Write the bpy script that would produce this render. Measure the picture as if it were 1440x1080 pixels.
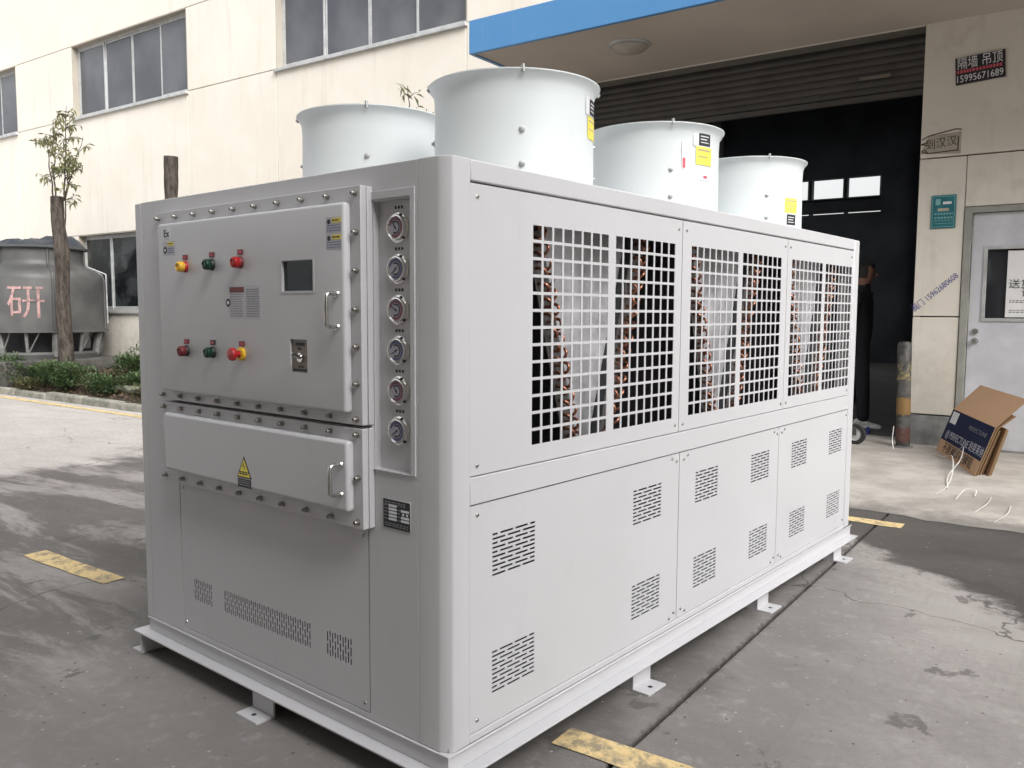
import bpy, bmesh, math, random
from mathutils import Vector, Matrix
R_ = math.radians
random.seed(7)
scene = bpy.context.scene
for o in list(bpy.data.objects):
    bpy.data.objects.remove(o)
COL = scene.collection

# ------------------------------------------------------------------ camera
cam_d = bpy.data.cameras.new('camera'); cam = bpy.data.objects.new('camera', cam_d); COL.objects.link(cam)
rt = Vector((0.57692576, -0.81677854, 0.00542975)); up = Vector((0.06693915, 0.05390516, 0.99629985)); fw = Vector((0.81404903, 0.57442758, -0.08577374))
M = Matrix((rt, up, -fw)).transposed().to_4x4(); M.translation = Vector((-1.68597, -1.39379, 1.35061))
cam.matrix_world = M
cam_d.sensor_fit = 'HORIZONTAL'; cam_d.sensor_width = 36; cam_d.lens = 36 * 1182.646 / 1440
cam_d.clip_start = .05; cam_d.clip_end = 2000
scene.camera = cam
scene.render.resolution_x = 1024; scene.render.resolution_y = 768

# ------------------------------------------------------------------ sky, sun, exposure
SUN_EL = R_(41); SUN_DIR = Vector((-0.45, -0.89, 0)).normalized()      # horizontal direction towards the sun
w = bpy.data.worlds.new('World'); scene.world = w; w.use_nodes = True
nt = w.node_tree; bg = nt.nodes['Background']
sky = nt.nodes.new('ShaderNodeTexSky'); sky.sky_type = 'NISHITA'; sky.sun_disc = False
sky.sun_elevation = SUN_EL; sky.sun_rotation = math.atan2(SUN_DIR.x, SUN_DIR.y)
sky.air_density = 1.4; sky.dust_density = 4.0; sky.ozone_density = 1.0
hs = nt.nodes.new('ShaderNodeHueSaturation'); hs.inputs['Saturation'].default_value = .15
nt.links.new(sky.outputs[0], hs.inputs['Color']); nt.links.new(hs.outputs[0], bg.inputs['Color'])
bg.inputs['Strength'].default_value = .15
sd = bpy.data.lights.new('sun', 'SUN'); sd.energy = 1.5; sd.angle = R_(38); sd.color = (1, .99, .975)
so = bpy.data.objects.new('sun', sd); COL.objects.link(so)
sv = Vector((SUN_DIR.x * math.cos(SUN_EL), SUN_DIR.y * math.cos(SUN_EL), math.sin(SUN_EL)))
so.rotation_euler = sv.to_track_quat('Z', 'Y').to_euler(); so.location = (-6, -10, 14)
scene.view_settings.view_transform = 'Standard'; scene.view_settings.look = 'None'
scene.view_settings.gamma = 1; scene.view_settings.use_curve_mapping = False
scene.view_settings.exposure = 0.80
scene.render.engine = 'CYCLES'

# ------------------------------------------------------------------ material helpers
class NT:
    def __init__(s, name):
        s.m = bpy.data.materials.new(name); s.m.use_nodes = True; s.t = s.m.node_tree
        s.b = s.t.nodes['Principled BSDF']; s._pos = None
    def n(s, typ, **kw):
        x = s.t.nodes.new(typ)
        for k, v in kw.items(): setattr(x, k, v)
        return x
    def l(s, a, b): s.t.links.new(a, b)
    def val(s, sock, v):
        if hasattr(v, 'is_output'): s.l(v, sock)
        else: sock.default_value = v
    def pos(s):
        if s._pos is None: s._pos = s.n('ShaderNodeNewGeometry').outputs['Position']
        return s._pos
    def obj(s): return s.n('ShaderNodeTexCoord').outputs['Object']
    def scale(s, vec, sc):
        x = s.n('ShaderNodeVectorMath', operation='MULTIPLY'); s.l(vec, x.inputs[0]); x.inputs[1].default_value = sc; return x.outputs[0]
    def noise(s, vec, sc, det=4, rough=.55, dist=0):
        x = s.n('ShaderNodeTexNoise'); s.l(vec, x.inputs['Vector']); x.inputs['Scale'].default_value = sc
        x.inputs['Detail'].default_value = det; x.inputs['Roughness'].default_value = rough; x.inputs['Distortion'].default_value = dist
        return x.outputs['Fac']
    def math(s, op, a, b=0.0, clamp=False):
        x = s.n('ShaderNodeMath', operation=op); x.use_clamp = clamp; s.val(x.inputs[0], a); s.val(x.inputs[1], b); return x.outputs[0]
    def ss(s, v, lo, hi, a=0.0, b=1.0):
        x = s.n('ShaderNodeMapRange', interpolation_type='SMOOTHSTEP'); s.val(x.inputs['Value'], v)
        x.inputs['From Min'].default_value = lo; x.inputs['From Max'].default_value = hi
        x.inputs['To Min'].default_value = a; x.inputs['To Max'].default_value = b; return x.outputs[0]
    def mix(s, f, a, b, mode='MIX'):
        x = s.n('ShaderNodeMix', data_type='RGBA', blend_type=mode)
        s.val(x.inputs[0], f)
        for i, v in ((6, a), (7, b)):
            if hasattr(v, 'is_output'): s.l(v, x.inputs[i])
            else: x.inputs[i].default_value = (*v, 1)
        return x.outputs[2]
    def xyz(s, v=None):
        x = s.n('ShaderNodeSeparateXYZ'); s.l(v or s.pos(), x.inputs[0]); return x.outputs
    def bump(s, h, strength=.3, dist=.01):
        x = s.n('ShaderNodeBump'); x.inputs['Strength'].default_value = strength; x.inputs['Distance'].default_value = dist
        s.l(h, x.inputs['Height']); s.l(x.outputs[0], s.b.inputs['Normal'])
    def set(s, color=None, rough=None, metal=None, spec=None):
        if color is not None:
            if hasattr(color, 'is_output'): s.l(color, s.b.inputs['Base Color'])
            else: s.b.inputs['Base Color'].default_value = (*color, 1)
        if rough is not None: s.val(s.b.inputs['Roughness'], rough)
        if metal is not None: s.b.inputs['Metallic'].default_value = metal
        if spec is not None: s.b.inputs['Specular IOR Level'].default_value = spec
        return s.m

def flat(name, c, rough=.6, metal=0, spec=.5, var=.12, sc=9, bump=0):
    """plain painted / metal / plastic surface with a little cloudy variation"""
    t = NT(name); p = t.obj()
    f = t.noise(p, sc, 5, .6)
    col = t.mix(t.ss(f, .3, .7), tuple(v * (1 - var) for v in c), tuple(min(1, v * (1 + var)) for v in c))
    r = t.ss(f, .2, .8, max(0, rough - .06), min(1, rough + .08))
    if bump: t.bump(t.noise(p, 220, 2), bump, .002)
    return t.set(col, r, metal, spec)

MT = {}
# chiller paint: powder coat with faint orange peel and a little dust
def paint(name, c):
    t = NT(name); p = t.obj()
    big = t.noise(p, 1.6, 4, .6); fine = t.noise(p, 38, 4, .6)
    col = t.mix(t.ss(big, .3, .75), tuple(v * .965 for v in c), c)
    sm = t.noise(t.scale(p, (3, 3, .7)), 5, 5, .65, .6)
    col = t.mix(t.ss(sm, .56, .80, 0, .22), col, tuple(v * .8 for v in c))
    col = t.mix(t.ss(fine, .62, .8, 0, .10), col, (c[0] * .8, c[1] * .77, c[2] * .72))
    h = t.math('ADD', t.math('MULTIPLY', t.noise(p, 420, 2), .0004), t.math('MULTIPLY', t.noise(p, 3.2, 2), .012))
    t.bump(h, .35, 1.0)
    return t.set(col, t.ss(big, .3, .7, .36, .5), 0, .45)
MT['paint'] = paint('cabinet_paint', (.585, .582, .602))
MT['fanpaint'] = paint('fan_paint', (.70, .745, .75))
MT['steel'] = flat('polished_steel', (.62, .61, .59), .22, 1, var=.08)
MT['boltsteel'] = flat('bolt_steel', (.36, .345, .32), .32, .9, var=.15, sc=60)
MT['dial'] = flat('gauge_dial', (.42, .41, .48), .35)
MT['dialred'] = flat('gauge_red', (.20, .075, .11), .5)
MT['dialblue'] = flat('gauge_blue', (.10, .10, .20), .5)
MT['chrome'] = flat('chrome', (.85, .84, .82), .14, 1, var=.05)
MT['galv'] = flat('galvanised_sheet', (.46, .47, .46), .45, .6, var=.2, sc=25)
MT['coilsheet'] = flat('pale_sheet', (.55, .55, .57), .5, .1, var=.3, sc=6)
MT['endplate'] = flat('dull_end_plate', (.16, .16, .155), .5, .4, var=.3, sc=30)
MT['copper'] = flat('copper', (.52, .24, .16), .25, .8, var=.25, sc=40)
MT['black'] = flat('black_plastic', (.02, .02, .022), .5)
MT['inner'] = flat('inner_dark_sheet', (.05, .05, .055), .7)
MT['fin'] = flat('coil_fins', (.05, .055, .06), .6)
MT['red'] = flat('red_plastic', (.42, .015, .02), .3)
MT['dred'] = flat('dark_red_tag', (.16, .02, .025), .5)
MT['green'] = flat('green_plastic', (.008, .045, .028), .3)
MT['yellow'] = flat('yellow_plastic', (.75, .45, .04), .4)
MT['sticker_yellow'] = flat('yellow_sticker', (.85, .72, .12), .5, var=.05)
MT['white'] = flat('white_print', (.75, .76, .78), .5, var=.04)
MT['label_grey'] = flat('grey_label', (.50, .50, .54), .5, var=.06)
MT['ink'] = flat('dark_ink', (.025, .025, .03), .6)
MT['greyink'] = flat('grey_ink', (.22, .22, .24), .6)
MT['blueink'] = flat('blue_ink', (.06, .07, .28), .6)
MT['screen'] = flat('screen_glass', (.018, .03, .038), .12)
MT['bronze'] = flat('bronze_plate', (.20, .165, .14), .4, .3)
MT['redprint'] = flat('red_print', (.62, .1, .14), .6)

# yard concrete
def concrete_yard():
    t = NT('yard_concrete'); p = t.pos(); X, Y, Z = t.xyz()[:3]
    n1 = t.noise(p, .55, 6, .62); n2 = t.noise(t.scale(p, (1.0, .45, 1)), 2.6, 7, .66, .4); n3 = t.noise(p, 24, 8, .8); n4 = t.noise(p, 120, 4, .75)
    base = t.mix(t.ss(n2, .3, .7), (.285, .264, .252), (.375, .35, .334))
    dry = t.mix(t.ss(n2, .3, .7), (.46, .425, .405), (.55, .51, .485))
    yy = t.math('ADD', Y, t.math('MULTIPLY', t.math('SUBTRACT', n1, .5), 2.6))
    yy = t.math('ADD', yy, t.math('MULTIPLY', t.math('SUBTRACT', n2, .5), 1.4))
    yy = t.math('SUBTRACT', yy, t.math('MULTIPLY', t.math('SUBTRACT', X, 1.5), .3))
    f_dry = t.ss(yy, 5.6, 6.15)
    col = t.mix(f_dry, base, dry)
    # damp streaks between the chiller and the dry slab
    dm = t.noise(t.scale(p, (2.4, .5, 1)), 1.1, 7, .7, .5)
    m_left = t.math('MULTIPLY', t.ss(Y, 1.0, 2.4), t.math('SUBTRACT', 1.0, f_dry))
    f_damp = t.math('MULTIPLY', m_left, t.ss(dm, .40, .53, 0, .8))
    # damp stain, also painted shade, under and beside the chiller
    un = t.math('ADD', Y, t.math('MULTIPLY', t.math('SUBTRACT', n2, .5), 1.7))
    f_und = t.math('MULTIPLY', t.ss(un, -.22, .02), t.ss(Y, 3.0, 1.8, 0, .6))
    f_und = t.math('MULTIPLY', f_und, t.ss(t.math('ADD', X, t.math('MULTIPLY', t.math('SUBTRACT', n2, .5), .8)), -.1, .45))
    # the wet strip along the apron
    d = t.math('SUBTRACT', X, t.math('MULTIPLY', Y, 1.06))
    d = t.math('ADD', d, t.math('MULTIPLY', t.math('SUBTRACT', n2, .5), .9))
    d = t.math('ADD', d, t.math('MULTIPLY', t.math('SUBTRACT', n3, .5), .25))
    f_wet = t.math('MULTIPLY', t.ss(d, 3.68, 3.75), t.ss(Y, 1.2, .6))
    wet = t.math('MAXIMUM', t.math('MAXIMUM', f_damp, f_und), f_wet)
    # oil and tyre spots
    sp = t.noise(t.scale(p, (1.0, 1.3, 1)), 3.1, 6, .62, .3)
    f_sp = t.ss(t.math('ADD', sp, t.math('MULTIPLY', t.math('SUBTRACT', n3, .5), .10)), .625, .665, 0, .7)
    sp2 = t.noise(t.scale(p, (1.6, 1.0, 1)), 9.0, 5, .6); f_sp = t.math('MAXIMUM', f_sp, t.ss(t.math('ADD', sp2, t.math('MULTIPLY', t.math('SUBTRACT', n3, .5), .15)), .70, .73, 0, .7))
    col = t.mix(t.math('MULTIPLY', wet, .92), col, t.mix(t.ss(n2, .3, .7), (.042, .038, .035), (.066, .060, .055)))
    f_sp = t.math('MULTIPLY', f_sp, t.math('SUBTRACT', 1.0, t.math('MULTIPLY', f_dry, .8)))
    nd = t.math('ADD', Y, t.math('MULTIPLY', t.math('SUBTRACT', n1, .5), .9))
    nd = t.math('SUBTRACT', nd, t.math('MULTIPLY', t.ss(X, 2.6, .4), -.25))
    painted_shade = t.math('MULTIPLY', t.ss(nd, -.85, -.25, 0, .5), t.math('SUBTRACT', 1.0, f_dry))  # painted shade: the concrete colour darkens towards the chiller
    col = t.mix(t.math('MULTIPLY', painted_shade, t.ss(Y, 2.2, .6)), col, (.115, .107, .10))
    crust = t.math('MULTIPLY', t.math('MULTIPLY', t.ss(d, 3.0, 3.55), t.ss(d, 3.86, 3.74)), t.ss(Y, .3, -.1))
    col = t.mix(t.math('MULTIPLY', crust, t.ss(n3, .38, .62, .1, .7)), col, (.46, .435, .41))
    dryk = t.math('SUBTRACT', 1.0, t.math('MULTIPLY', wet, .85))
    col = t.mix(f_sp, col, (.085, .08, .077))
    jn = t.math('ABSOLUTE', t.math('ADD', t.math('ADD', Y, .25), t.math('MULTIPLY', t.math('SUBTRACT', n3, .5), .06)))
    col = t.mix(t.ss(jn, .022, .006, 0, .7), col, (.05, .046, .042))
    tyre = t.noise(t.scale(p, (.35, 5.0, 1)), 1.3, 6, .6, .25)
    col = t.mix(t.math('MULTIPLY', t.ss(tyre, .58, .74, 0, .28), t.math('SUBTRACT', 1.0, f_dry)), col, (.10, .095, .09))
    col = t.mix(t.math('MULTIPLY', dryk, t.ss(n3, .35, .75, 0, .5)), col, (.19, .18, .175))
    pale = t.noise(p, 9, 8, .78)
    col = t.mix(t.math('MULTIPLY', dryk, t.ss(pale, .52, .70, 0, .42)), col, (.46, .44, .425))
    col = t.mix(t.ss(n4, .60, .74, 0, .4), col, (.46, .45, .44))
    col = t.mix(t.ss(n4, .36, .26, 0, .45), col, (.07, .07, .07))
    # hairline cracks and loose grit
    wv = t.n('ShaderNodeVectorMath', operation='ADD'); t.l(p, wv.inputs[0])
    nz = t.n('ShaderNodeTexNoise'); t.l(p, nz.inputs['Vector']); nz.inputs['Scale'].default_value = 2.2; nz.inputs['Detail'].default_value = 6
    sc_ = t.n('ShaderNodeVectorMath', operation='SCALE'); t.l(nz.outputs['Color'], sc_.inputs[0]); sc_.inputs['Scale'].default_value = .55; t.l(sc_.outputs[0], wv.inputs[1])
    vo = t.n('ShaderNodeTexVoronoi', feature='DISTANCE_TO_EDGE'); t.l(wv.outputs[0], vo.inputs['Vector']); vo.inputs['Scale'].default_value = .62
    ck = t.math('MULTIPLY', t.ss(vo.outputs['Distance'], .0042, .0012), t.ss(n1, .46, .54))
    col = t.mix(t.math('MULTIPLY', ck, .7), col, (.05, .046, .043))
    gv = t.n('ShaderNodeTexVoronoi'); t.l(p, gv.inputs['Vector']); gv.inputs['Scale'].default_value = 26
    gx = t.xyz(gv.outputs['Color'])
    gr1 = t.math('MULTIPLY', t.ss(gv.outputs['Distance'], .15, .10), t.ss(gx[0], .86, .88)); gr2 = t.math('MULTIPLY', t.ss(gv.outputs['Distance'], .17, .12), t.ss(gx[1], .88, .90))
    col = t.mix(t.math('MULTIPLY', gr1, .6), col, (.55, .53, .51)); col = t.mix(t.math('MULTIPLY', gr2, .7), col, (.06, .055, .05))
    r = t.math('SUBTRACT', .88, t.math('MULTIPLY', wet, .25))
    t.bump(t.math('ADD', t.math('MULTIPLY', n4, .6), n3), .6, .007)
    return t.set(col, r, 0, .4)
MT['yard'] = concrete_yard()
def concrete_apron():
    t = NT('apron_concrete'); p = t.pos(); X, Y, Z = t.xyz()[:3]
    n1 = t.noise(p, .9, 6, .6); n2 = t.noise(t.scale(p, (1.2, .9, 1)), 3.2, 8, .68, .2); n3 = t.noise(p, 45, 4, .7)
    col = t.mix(t.ss(n2, .32, .68), (.33, .30, .27), (.47, .435, .395))
    col = t.mix(t.ss(n1, .48, .66, 0, .6), col, (.27, .245, .22))
    dirty = t.math('ADD', X, t.math('MULTIPLY', t.math('SUBTRACT', n2, .5), .7))
    col = t.mix(t.ss(dirty, 4.62, 4.3, 0, .75), col, (.16, .15, .14))
    col = t.mix(t.ss(n3, .6, .78, 0, .5), col, (.17, .16, .15))
    t.bump(n3, .25, .006)
    return t.set(col, .85, 0, .3)
MT['apron'] = concrete_apron()
def soil():
    t = NT('soil'); p = t.pos(); n = t.noise(p, 9, 6, .7); n2 = t.noise(p, 60, 4, .7)
    col = t.mix(t.ss(n, .35, .65), (.05, .042, .033), (.13, .105, .08)); col = t.mix(t.ss(n2, .5, .7, 0, .5), col, (.19, .16, .12))
    t.bump(t.math('ADD', n, n2), .8, .03); return t.set(col, .95, 0, .2)
MT['soil'] = soil()
def road_paint():
    t = NT('worn_yellow_line'); p = t.pos(); n = t.noise(p, 11, 6, .7, .3); n2 = t.noise(p, 60, 4, .7)
    col = t.mix(t.ss(n2, .3, .7), (.66, .49, .23), (.78, .61, .33))
    col = t.mix(t.ss(n, .46, .62, 0, .85), col, (.26, .225, .17)); col = t.mix(t.ss(t.noise(p, 34, 5, .75), .56, .66, 0, .8), col, (.22, .20, .17))
    return t.set(col, .75, 0, .3)
MT['line'] = road_paint()
def wall_mat():
    t = NT('cream_wall_panel'); p = t.pos(); X, Y, Z = t.xyz()[:3]
    n = t.noise(p, .8, 5, .6); st = t.noise(t.scale(p, (1, 3.5, .35)), 1.7, 6, .65); g = t.noise(p, 6, 6, .7, .5)
    col = t.mix(t.ss(n, .3, .7), (.73, .68, .60), (.79, .745, .67))
    col = t.mix(t.ss(st, .53, .78, 0, .36), col, (.50, .45, .37))
    gr = t.math('MULTIPLY', t.ss(t.noise(p, 2.6, 7, .7, .4), .50, .72, 0, .35), t.ss(Y, 1.5, .3))
    col = t.mix(gr, col, (.44, .39, .31))
    low = t.math('ADD', Z, t.math('MULTIPLY', t.math('SUBTRACT', g, .5), 1.6))
    col = t.mix(t.ss(low, 1.35, .3, 0, .55), col, (.40, .37, .31))
    sc = t.math('MULTIPLY', t.ss(g, .66, .72, 0, .8), t.ss(Z, 1.5, .7))
    col = t.mix(sc, col, (.12, .11, .10))
    t.bump(t.noise(p, 140, 3), .12, .003)
    return t.set(col, .8, 0, .3)
MT['wall'] = wall_mat()
MT['plinth'] = flat('grey_plinth', (.19, .19, .185), .8, var=.3, sc=6)
MT['towerplinth'] = flat('dark_plinth', (.085, .08, .075), .9, var=.4, sc=4)
MT['dulltag'] = flat('dull_tag', (.20, .17, .15), .7)
MT['core'] = flat('joint_core', (.16, .15, .13), .9)  # dark backing behind the open panel joints
MT['alu'] = flat('aluminium_frame', (.52, .53, .53), .45, .3)
def glass():
    t = NT('window_glass'); p = t.obj(); n = t.noise(p, .9, 3, .5)
    oi = t.n('ShaderNodeObjectInfo').outputs['Random']
    c = t.mix(t.ss(n, .35, .65), (.075, .08, .095), (.15, .155, .17)); c = t.mix(t.math('MULTIPLY', oi, .55), c, (.06, .065, .078))
    t.bump(t.noise(p, 2.2, 2), .05, .02)
    return t.set(c, .07, 0, .5)
MT['glass'] = glass()
def glass2():
    t = NT('ground_floor_glass'); p = t.pos(); n = t.noise(p, 1.6, 4, .6)
    return t.set(t.mix(t.ss(n, .45, .6), (.012, .014, .015), (.05, .055, .06)), .06, 0, .35)
MT['dglass2'] = glass2()
MT['dglass'] = flat('dark_glass', (.02, .022, .026), .06)
def fascia():
    t = NT('blue_fascia'); p = t.pos(); n = t.noise(p, 1.5, 5, .6); s_ = t.noise(t.scale(p, (1, 6, .5)), 2, 5, .6)
    col = t.mix(n, (.075, .24, .50), (.10, .28, .55)); col = t.mix(t.ss(s_, .6, .8, 0, .4), col, (.26, .40, .52))
    return t.set(col, .4, 0, .4)
MT['fascia'] = fascia()
MT['soffit'] = flat('soffit_board', (.52, .46, .40), .8, var=.06, sc=1.2)
MT['shutter'] = flat('shutter_slat', (.092, .087, .08), .55, .3, var=.15, sc=3)
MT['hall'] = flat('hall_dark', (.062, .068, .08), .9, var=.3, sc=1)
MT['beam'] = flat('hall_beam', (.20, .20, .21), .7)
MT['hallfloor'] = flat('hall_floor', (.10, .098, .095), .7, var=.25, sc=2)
MT['door'] = flat('door_paint', (.56, .565, .60), .5, var=.1, sc=3)
MT['doorframe'] = flat('door_frame_paint', (.30, .30, .27), .5, var=.15, sc=5)
MT['paper'] = flat('white_paper', (.80, .79, .78), .8, var=.03)
MT['teal'] = flat('teal_sign', (.018, .16, .19), .45, var=.15)
MT['teal_light'] = flat('teal_print', (.20, .42, .42), .5)
MT['tan'] = flat('tan_print', (.48, .40, .30), .6)
MT['signblack'] = flat('sign_black', (.025, .02, .03), .5)
MT['stencil'] = flat('stencil_grey', (.44, .40, .33), .85)
MT['brownink'] = flat('brown_ink', (.085, .07, .05), .8)
MT['towergrey'] = flat('tower_fibreglass', (.088, .088, .086), .46, var=.22, sc=2.2)
MT['tower_red'] = flat('faded_red_print', (.40, .25, .24), .7, var=.35, sc=14)
MT['tarp'] = flat('dark_tarp', (.025, .032, .045), .5, var=.4, sc=12)
MT['bark'] = None
def bark():
    t = NT('bark'); p = t.obj(); n = t.noise(t.scale(p, (1, 1, .25)), 22, 6, .7, .4)
    col = t.mix(t.ss(n, .3, .7), (.035, .03, .026), (.125, .105, .09)); t.bump(n, .9, .03); return t.set(col, .95, 0, .2)
MT['bark'] = bark()
def leaf(name, a, b):
    t = NT(name); i = t.n('ShaderNodeNewGeometry').outputs['Random Per Island']
    col = t.mix(i, a, b); t.set(col, .5, 0, .35)
    t.b.inputs['Transmission Weight'].default_value = 0
    return t.m
MT['leaf'] = leaf('tree_leaf', (.09, .11, .045), (.24, .24, .11))
MT['shrubleaf'] = leaf('shrub_leaf', (.028, .062, .022), (.105, .155, .06))
MT['shrubleaf2'] = leaf('shrub_leaf_dusty', (.05, .06, .025), (.15, .145, .06))
MT['litter'] = leaf('leaf_litter', (.06, .04, .02), (.24, .17, .10))
def card(name, c):
    t = NT(name); p = t.obj(); n = t.noise(t.scale(p, (1, 30, 1)), 4, 4, .6); g = t.noise(p, 5, 5, .6)
    col = t.mix(n, tuple(v * .93 for v in c), c); col = t.mix(t.ss(g, .6, .8, 0, .3), col, tuple(v * .7 for v in c)); return t.set(col, .85, 0, .2)
MT['card'] = card('cardboard', (.55, .345, .21))
MT['cardedge'] = card('cardboard_edge', (.24, .16, .09))
MT['navy'] = card('navy_print', (.016, .022, .062))
MT['rubber'] = flat('rubber', (.022, .022, .022), .8)
def kerbm():
    t = NT('kerb_stone'); p = t.pos(); n = t.noise(p, 5, 6, .7); n2 = t.noise(p, 50, 4, .7)
    col = t.mix(t.ss(n, .35, .65), (.18, .19, .15), (.36, .34, .30)); col = t.mix(t.ss(n2, .55, .75, 0, .5), col, (.12, .11, .10)); t.bump(n2, .5, .01); return t.set(col, .9, 0, .3)
MT['kerb'] = kerbm()
def bollm():
    t = NT('worn_bollard'); p = t.obj(); z = t.xyz(p)[2]; n = t.noise(p, 9, 6, .7, .4)
    zz = t.math('ADD', z, t.math('MULTIPLY', t.math('SUBTRACT', n, .5), .12))
    col = t.mix(t.ss(n, .35, .65), (.04, .038, .036), (.13, .125, .118))
    def band(a, b): return t.math('MULTIPLY', t.ss(zz, a, a + .015), t.ss(zz, b, b - .015))
    col = t.mix(t.math('MULTIPLY', band(.29, .46), t.ss(n, .25, .4, .35, 1)), col, (.25, .15, .06))
    col = t.mix(t.math('MULTIPLY', band(.04, .19), .6), col, (.16, .06, .045))
    col = t.mix(t.math('MULTIPLY', band(.62, .78), t.ss(n, .5, .62)), col, (.30, .24, .08))
    return t.set(col, .5, .2, .4)
MT['bollard'] = bollm()
MT['cloth'] = flat('dark_cloth', (.018, .018, .024), .9)
MT['trousers'] = flat('dark_trousers', (.014, .014, .017), .9)
MT['skin'] = flat('skin', (.26, .13, .09), .55)
MT['hair'] = flat('hair', (.015, .012, .01), .6)
MT['shoe'] = flat('grey_white_shoe', (.62, .61, .56), .7, var=.4, sc=30)
MT['strap'] = flat('white_strap', (.72, .70, .66), .4)
MT['lamp'] = flat('lamp_opal', (.42, .38, .33), .4)
MT['pale_wall'] = flat('pale_render', (.42, .38, .32), .85, var=.1, sc=1)
MT['bluecloth'] = flat('blue_cord', (.04, .05, .35), .6)

# ------------------------------------------------------------------ mesh helpers
class MB:
    def __init__(s): s.v = []; s.f = []; s.m = []
    def add(s, vs, fs, m=0, T=None):
        b = len(s.v)
        s.v += [tuple(T @ Vector(v)) if T else tuple(v) for v in vs]
        s.f += [tuple(b + i for i in f) for f in fs]; s.m += [m] * len(fs); return s
    def box(s, x0, x1, y0, y1, z0, z1, m=0, T=None):
        vs = [(x, y, z) for x in (x0, x1) for y in (y0, y1) for z in (z0, z1)]
        return s.add(vs, [(0, 1, 3, 2), (4, 6, 7, 5), (0, 4, 5, 1), (2, 3, 7, 6), (0, 2, 6, 4), (1, 5, 7, 3)], m, T)
    def quad(s, a, b, c, d, m=0, T=None): return s.add([a, b, c, d], [(0, 1, 2, 3)], m, T)
    def cyl(s, p0, p1, r0, r1=None, n=12, m=0, caps=True, T=None):
        r1 = r0 if r1 is None else r1; p0 = Vector(p0); p1 = Vector(p1); d = (p1 - p0).normalized()
        a = d.orthogonal().normalized(); b = d.cross(a)
        vs = []
        for p, r in ((p0, r0), (p1, r1)):
            for i in range(n):
                t = 2 * math.pi * i / n; vs.append(p + a * (r * math.cos(t)) + b * (r * math.sin(t)))
        fs = [(i, (i + 1) % n, n + (i + 1) % n, n + i) for i in range(n)]
        if caps: fs += [tuple(range(n))[::-1], tuple(range(n, 2 * n))]
        return s.add(vs, fs, m, T)
    def lathe(s, prof, n=32, m=0, T=None, a0=0, a1=2 * math.pi):
        full = abs(a1 - a0 - 2 * math.pi) < 1e-6; k = n if full else n + 1; vs = []
        for r, z in prof:
            for i in range(k):
                t = a0 + (a1 - a0) * i / n; vs.append((r * math.cos(t), r * math.sin(t), z))
        fs = []
        for j in range(len(prof) - 1):
            for i in range(n):
                i2 = (i + 1) % k; fs.append((j * k + i, j * k + i2, (j + 1) * k + i2, (j + 1) * k + i))
        return s.add(vs, fs, m, T)
    def tube(s, pts, r, n=8, m=0, T=None, closed=False):
        pts = [Vector(p) for p in pts]; rs = r if isinstance(r, (list, tuple)) else [r] * len(pts); vs = []; k = len(pts)
        prev = None
        for i, p in enumerate(pts):
            d = (pts[min(i + 1, k - 1)] - pts[max(i - 1, 0)]).normalized()
            if prev is None: a = d.orthogonal().normalized()
            else: a = (prev - d * prev.dot(d)).normalized()
            prev = a; b = d.cross(a)
            for j in range(n):
                t = 2 * math.pi * j / n; vs.append(p + (a * math.cos(t) + b * math.sin(t)) * rs[i])
        fs = [(i * n + j, i * n + (j + 1) % n, (i + 1) * n + (j + 1) % n, (i + 1) * n + j) for i in range(k - 1) for j in range(n)]
        fs += [tuple(range(n))[::-1], tuple(range((k - 1) * n, k * n))]
        return s.add(vs, fs, m, T)
    def plate(s, us, vs_, holes, fn, th, m=0):
        """flat plate over the rectangle us[0]..us[-1] x vs[0]..vs[-1] with rectangular holes (u0,u1,v0,v1); fn(u,v,d) -> xyz, d = depth 0..th"""
        U = sorted(set([round(q, 5) for q in list(us) + [h[i] for h in holes for i in (0, 1)]])); V = sorted(set([round(q, 5) for q in list(vs_) + [h[i] for h in holes for i in (2, 3)]]))
        idx = {}
        def vid(u, v, d):
            k = (u, v, d)
            if k not in idx: idx[k] = len(s.v); s.v.append(tuple(fn(U[u], V[v], d * th)))
            return idx[k]
        nu, nv = len(U) - 1, len(V) - 1
        solid = [[True] * nv for _ in range(nu)]
        for h in holes:
            for i in range(nu):
                cu = (U[i] + U[i + 1]) / 2
                if not h[0] < cu < h[1]: continue
                for j in range(nv):
                    if h[2] < (V[j] + V[j + 1]) / 2 < h[3]: solid[i][j] = False
        def F(*q): s.f.append(q); s.m.append(m)
        for i in range(nu):
            for j in range(nv):
                if not solid[i][j]: continue
                F(vid(i, j, 0), vid(i + 1, j, 0), vid(i + 1, j + 1, 0), vid(i, j + 1, 0)); F(vid(i, j, 1), vid(i, j + 1, 1), vid(i + 1, j + 1, 1), vid(i + 1, j, 1))
                if i == 0 or not solid[i - 1][j]: F(vid(i, j, 0), vid(i, j + 1, 0), vid(i, j + 1, 1), vid(i, j, 1))
                if i == nu - 1 or not solid[i + 1][j]: F(vid(i + 1, j, 0), vid(i + 1, j, 1), vid(i + 1, j + 1, 1), vid(i + 1, j + 1, 0))
                if j == 0 or not solid[i][j - 1]: F(vid(i, j, 0), vid(i, j, 1), vid(i + 1, j, 1), vid(i + 1, j, 0))
                if j == nv - 1 or not solid[i][j + 1]: F(vid(i, j + 1, 0), vid(i + 1, j + 1, 0), vid(i + 1, j + 1, 1), vid(i, j + 1, 1))
        return s
    def mesh(s, name, mats):
        me = bpy.data.meshes.new(name); me.from_pydata(s.v, [], s.f)
        for x in (mats if isinstance(mats, (list, tuple)) else [mats]): me.materials.append(MT[x])
        me.polygons.foreach_set('material_index', s.m); me.update()
        bm = bmesh.new(); bm.from_mesh(me); bmesh.ops.recalc_face_normals(bm, faces=bm.faces); bm.to_mesh(me); bm.free()
        return me
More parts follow.
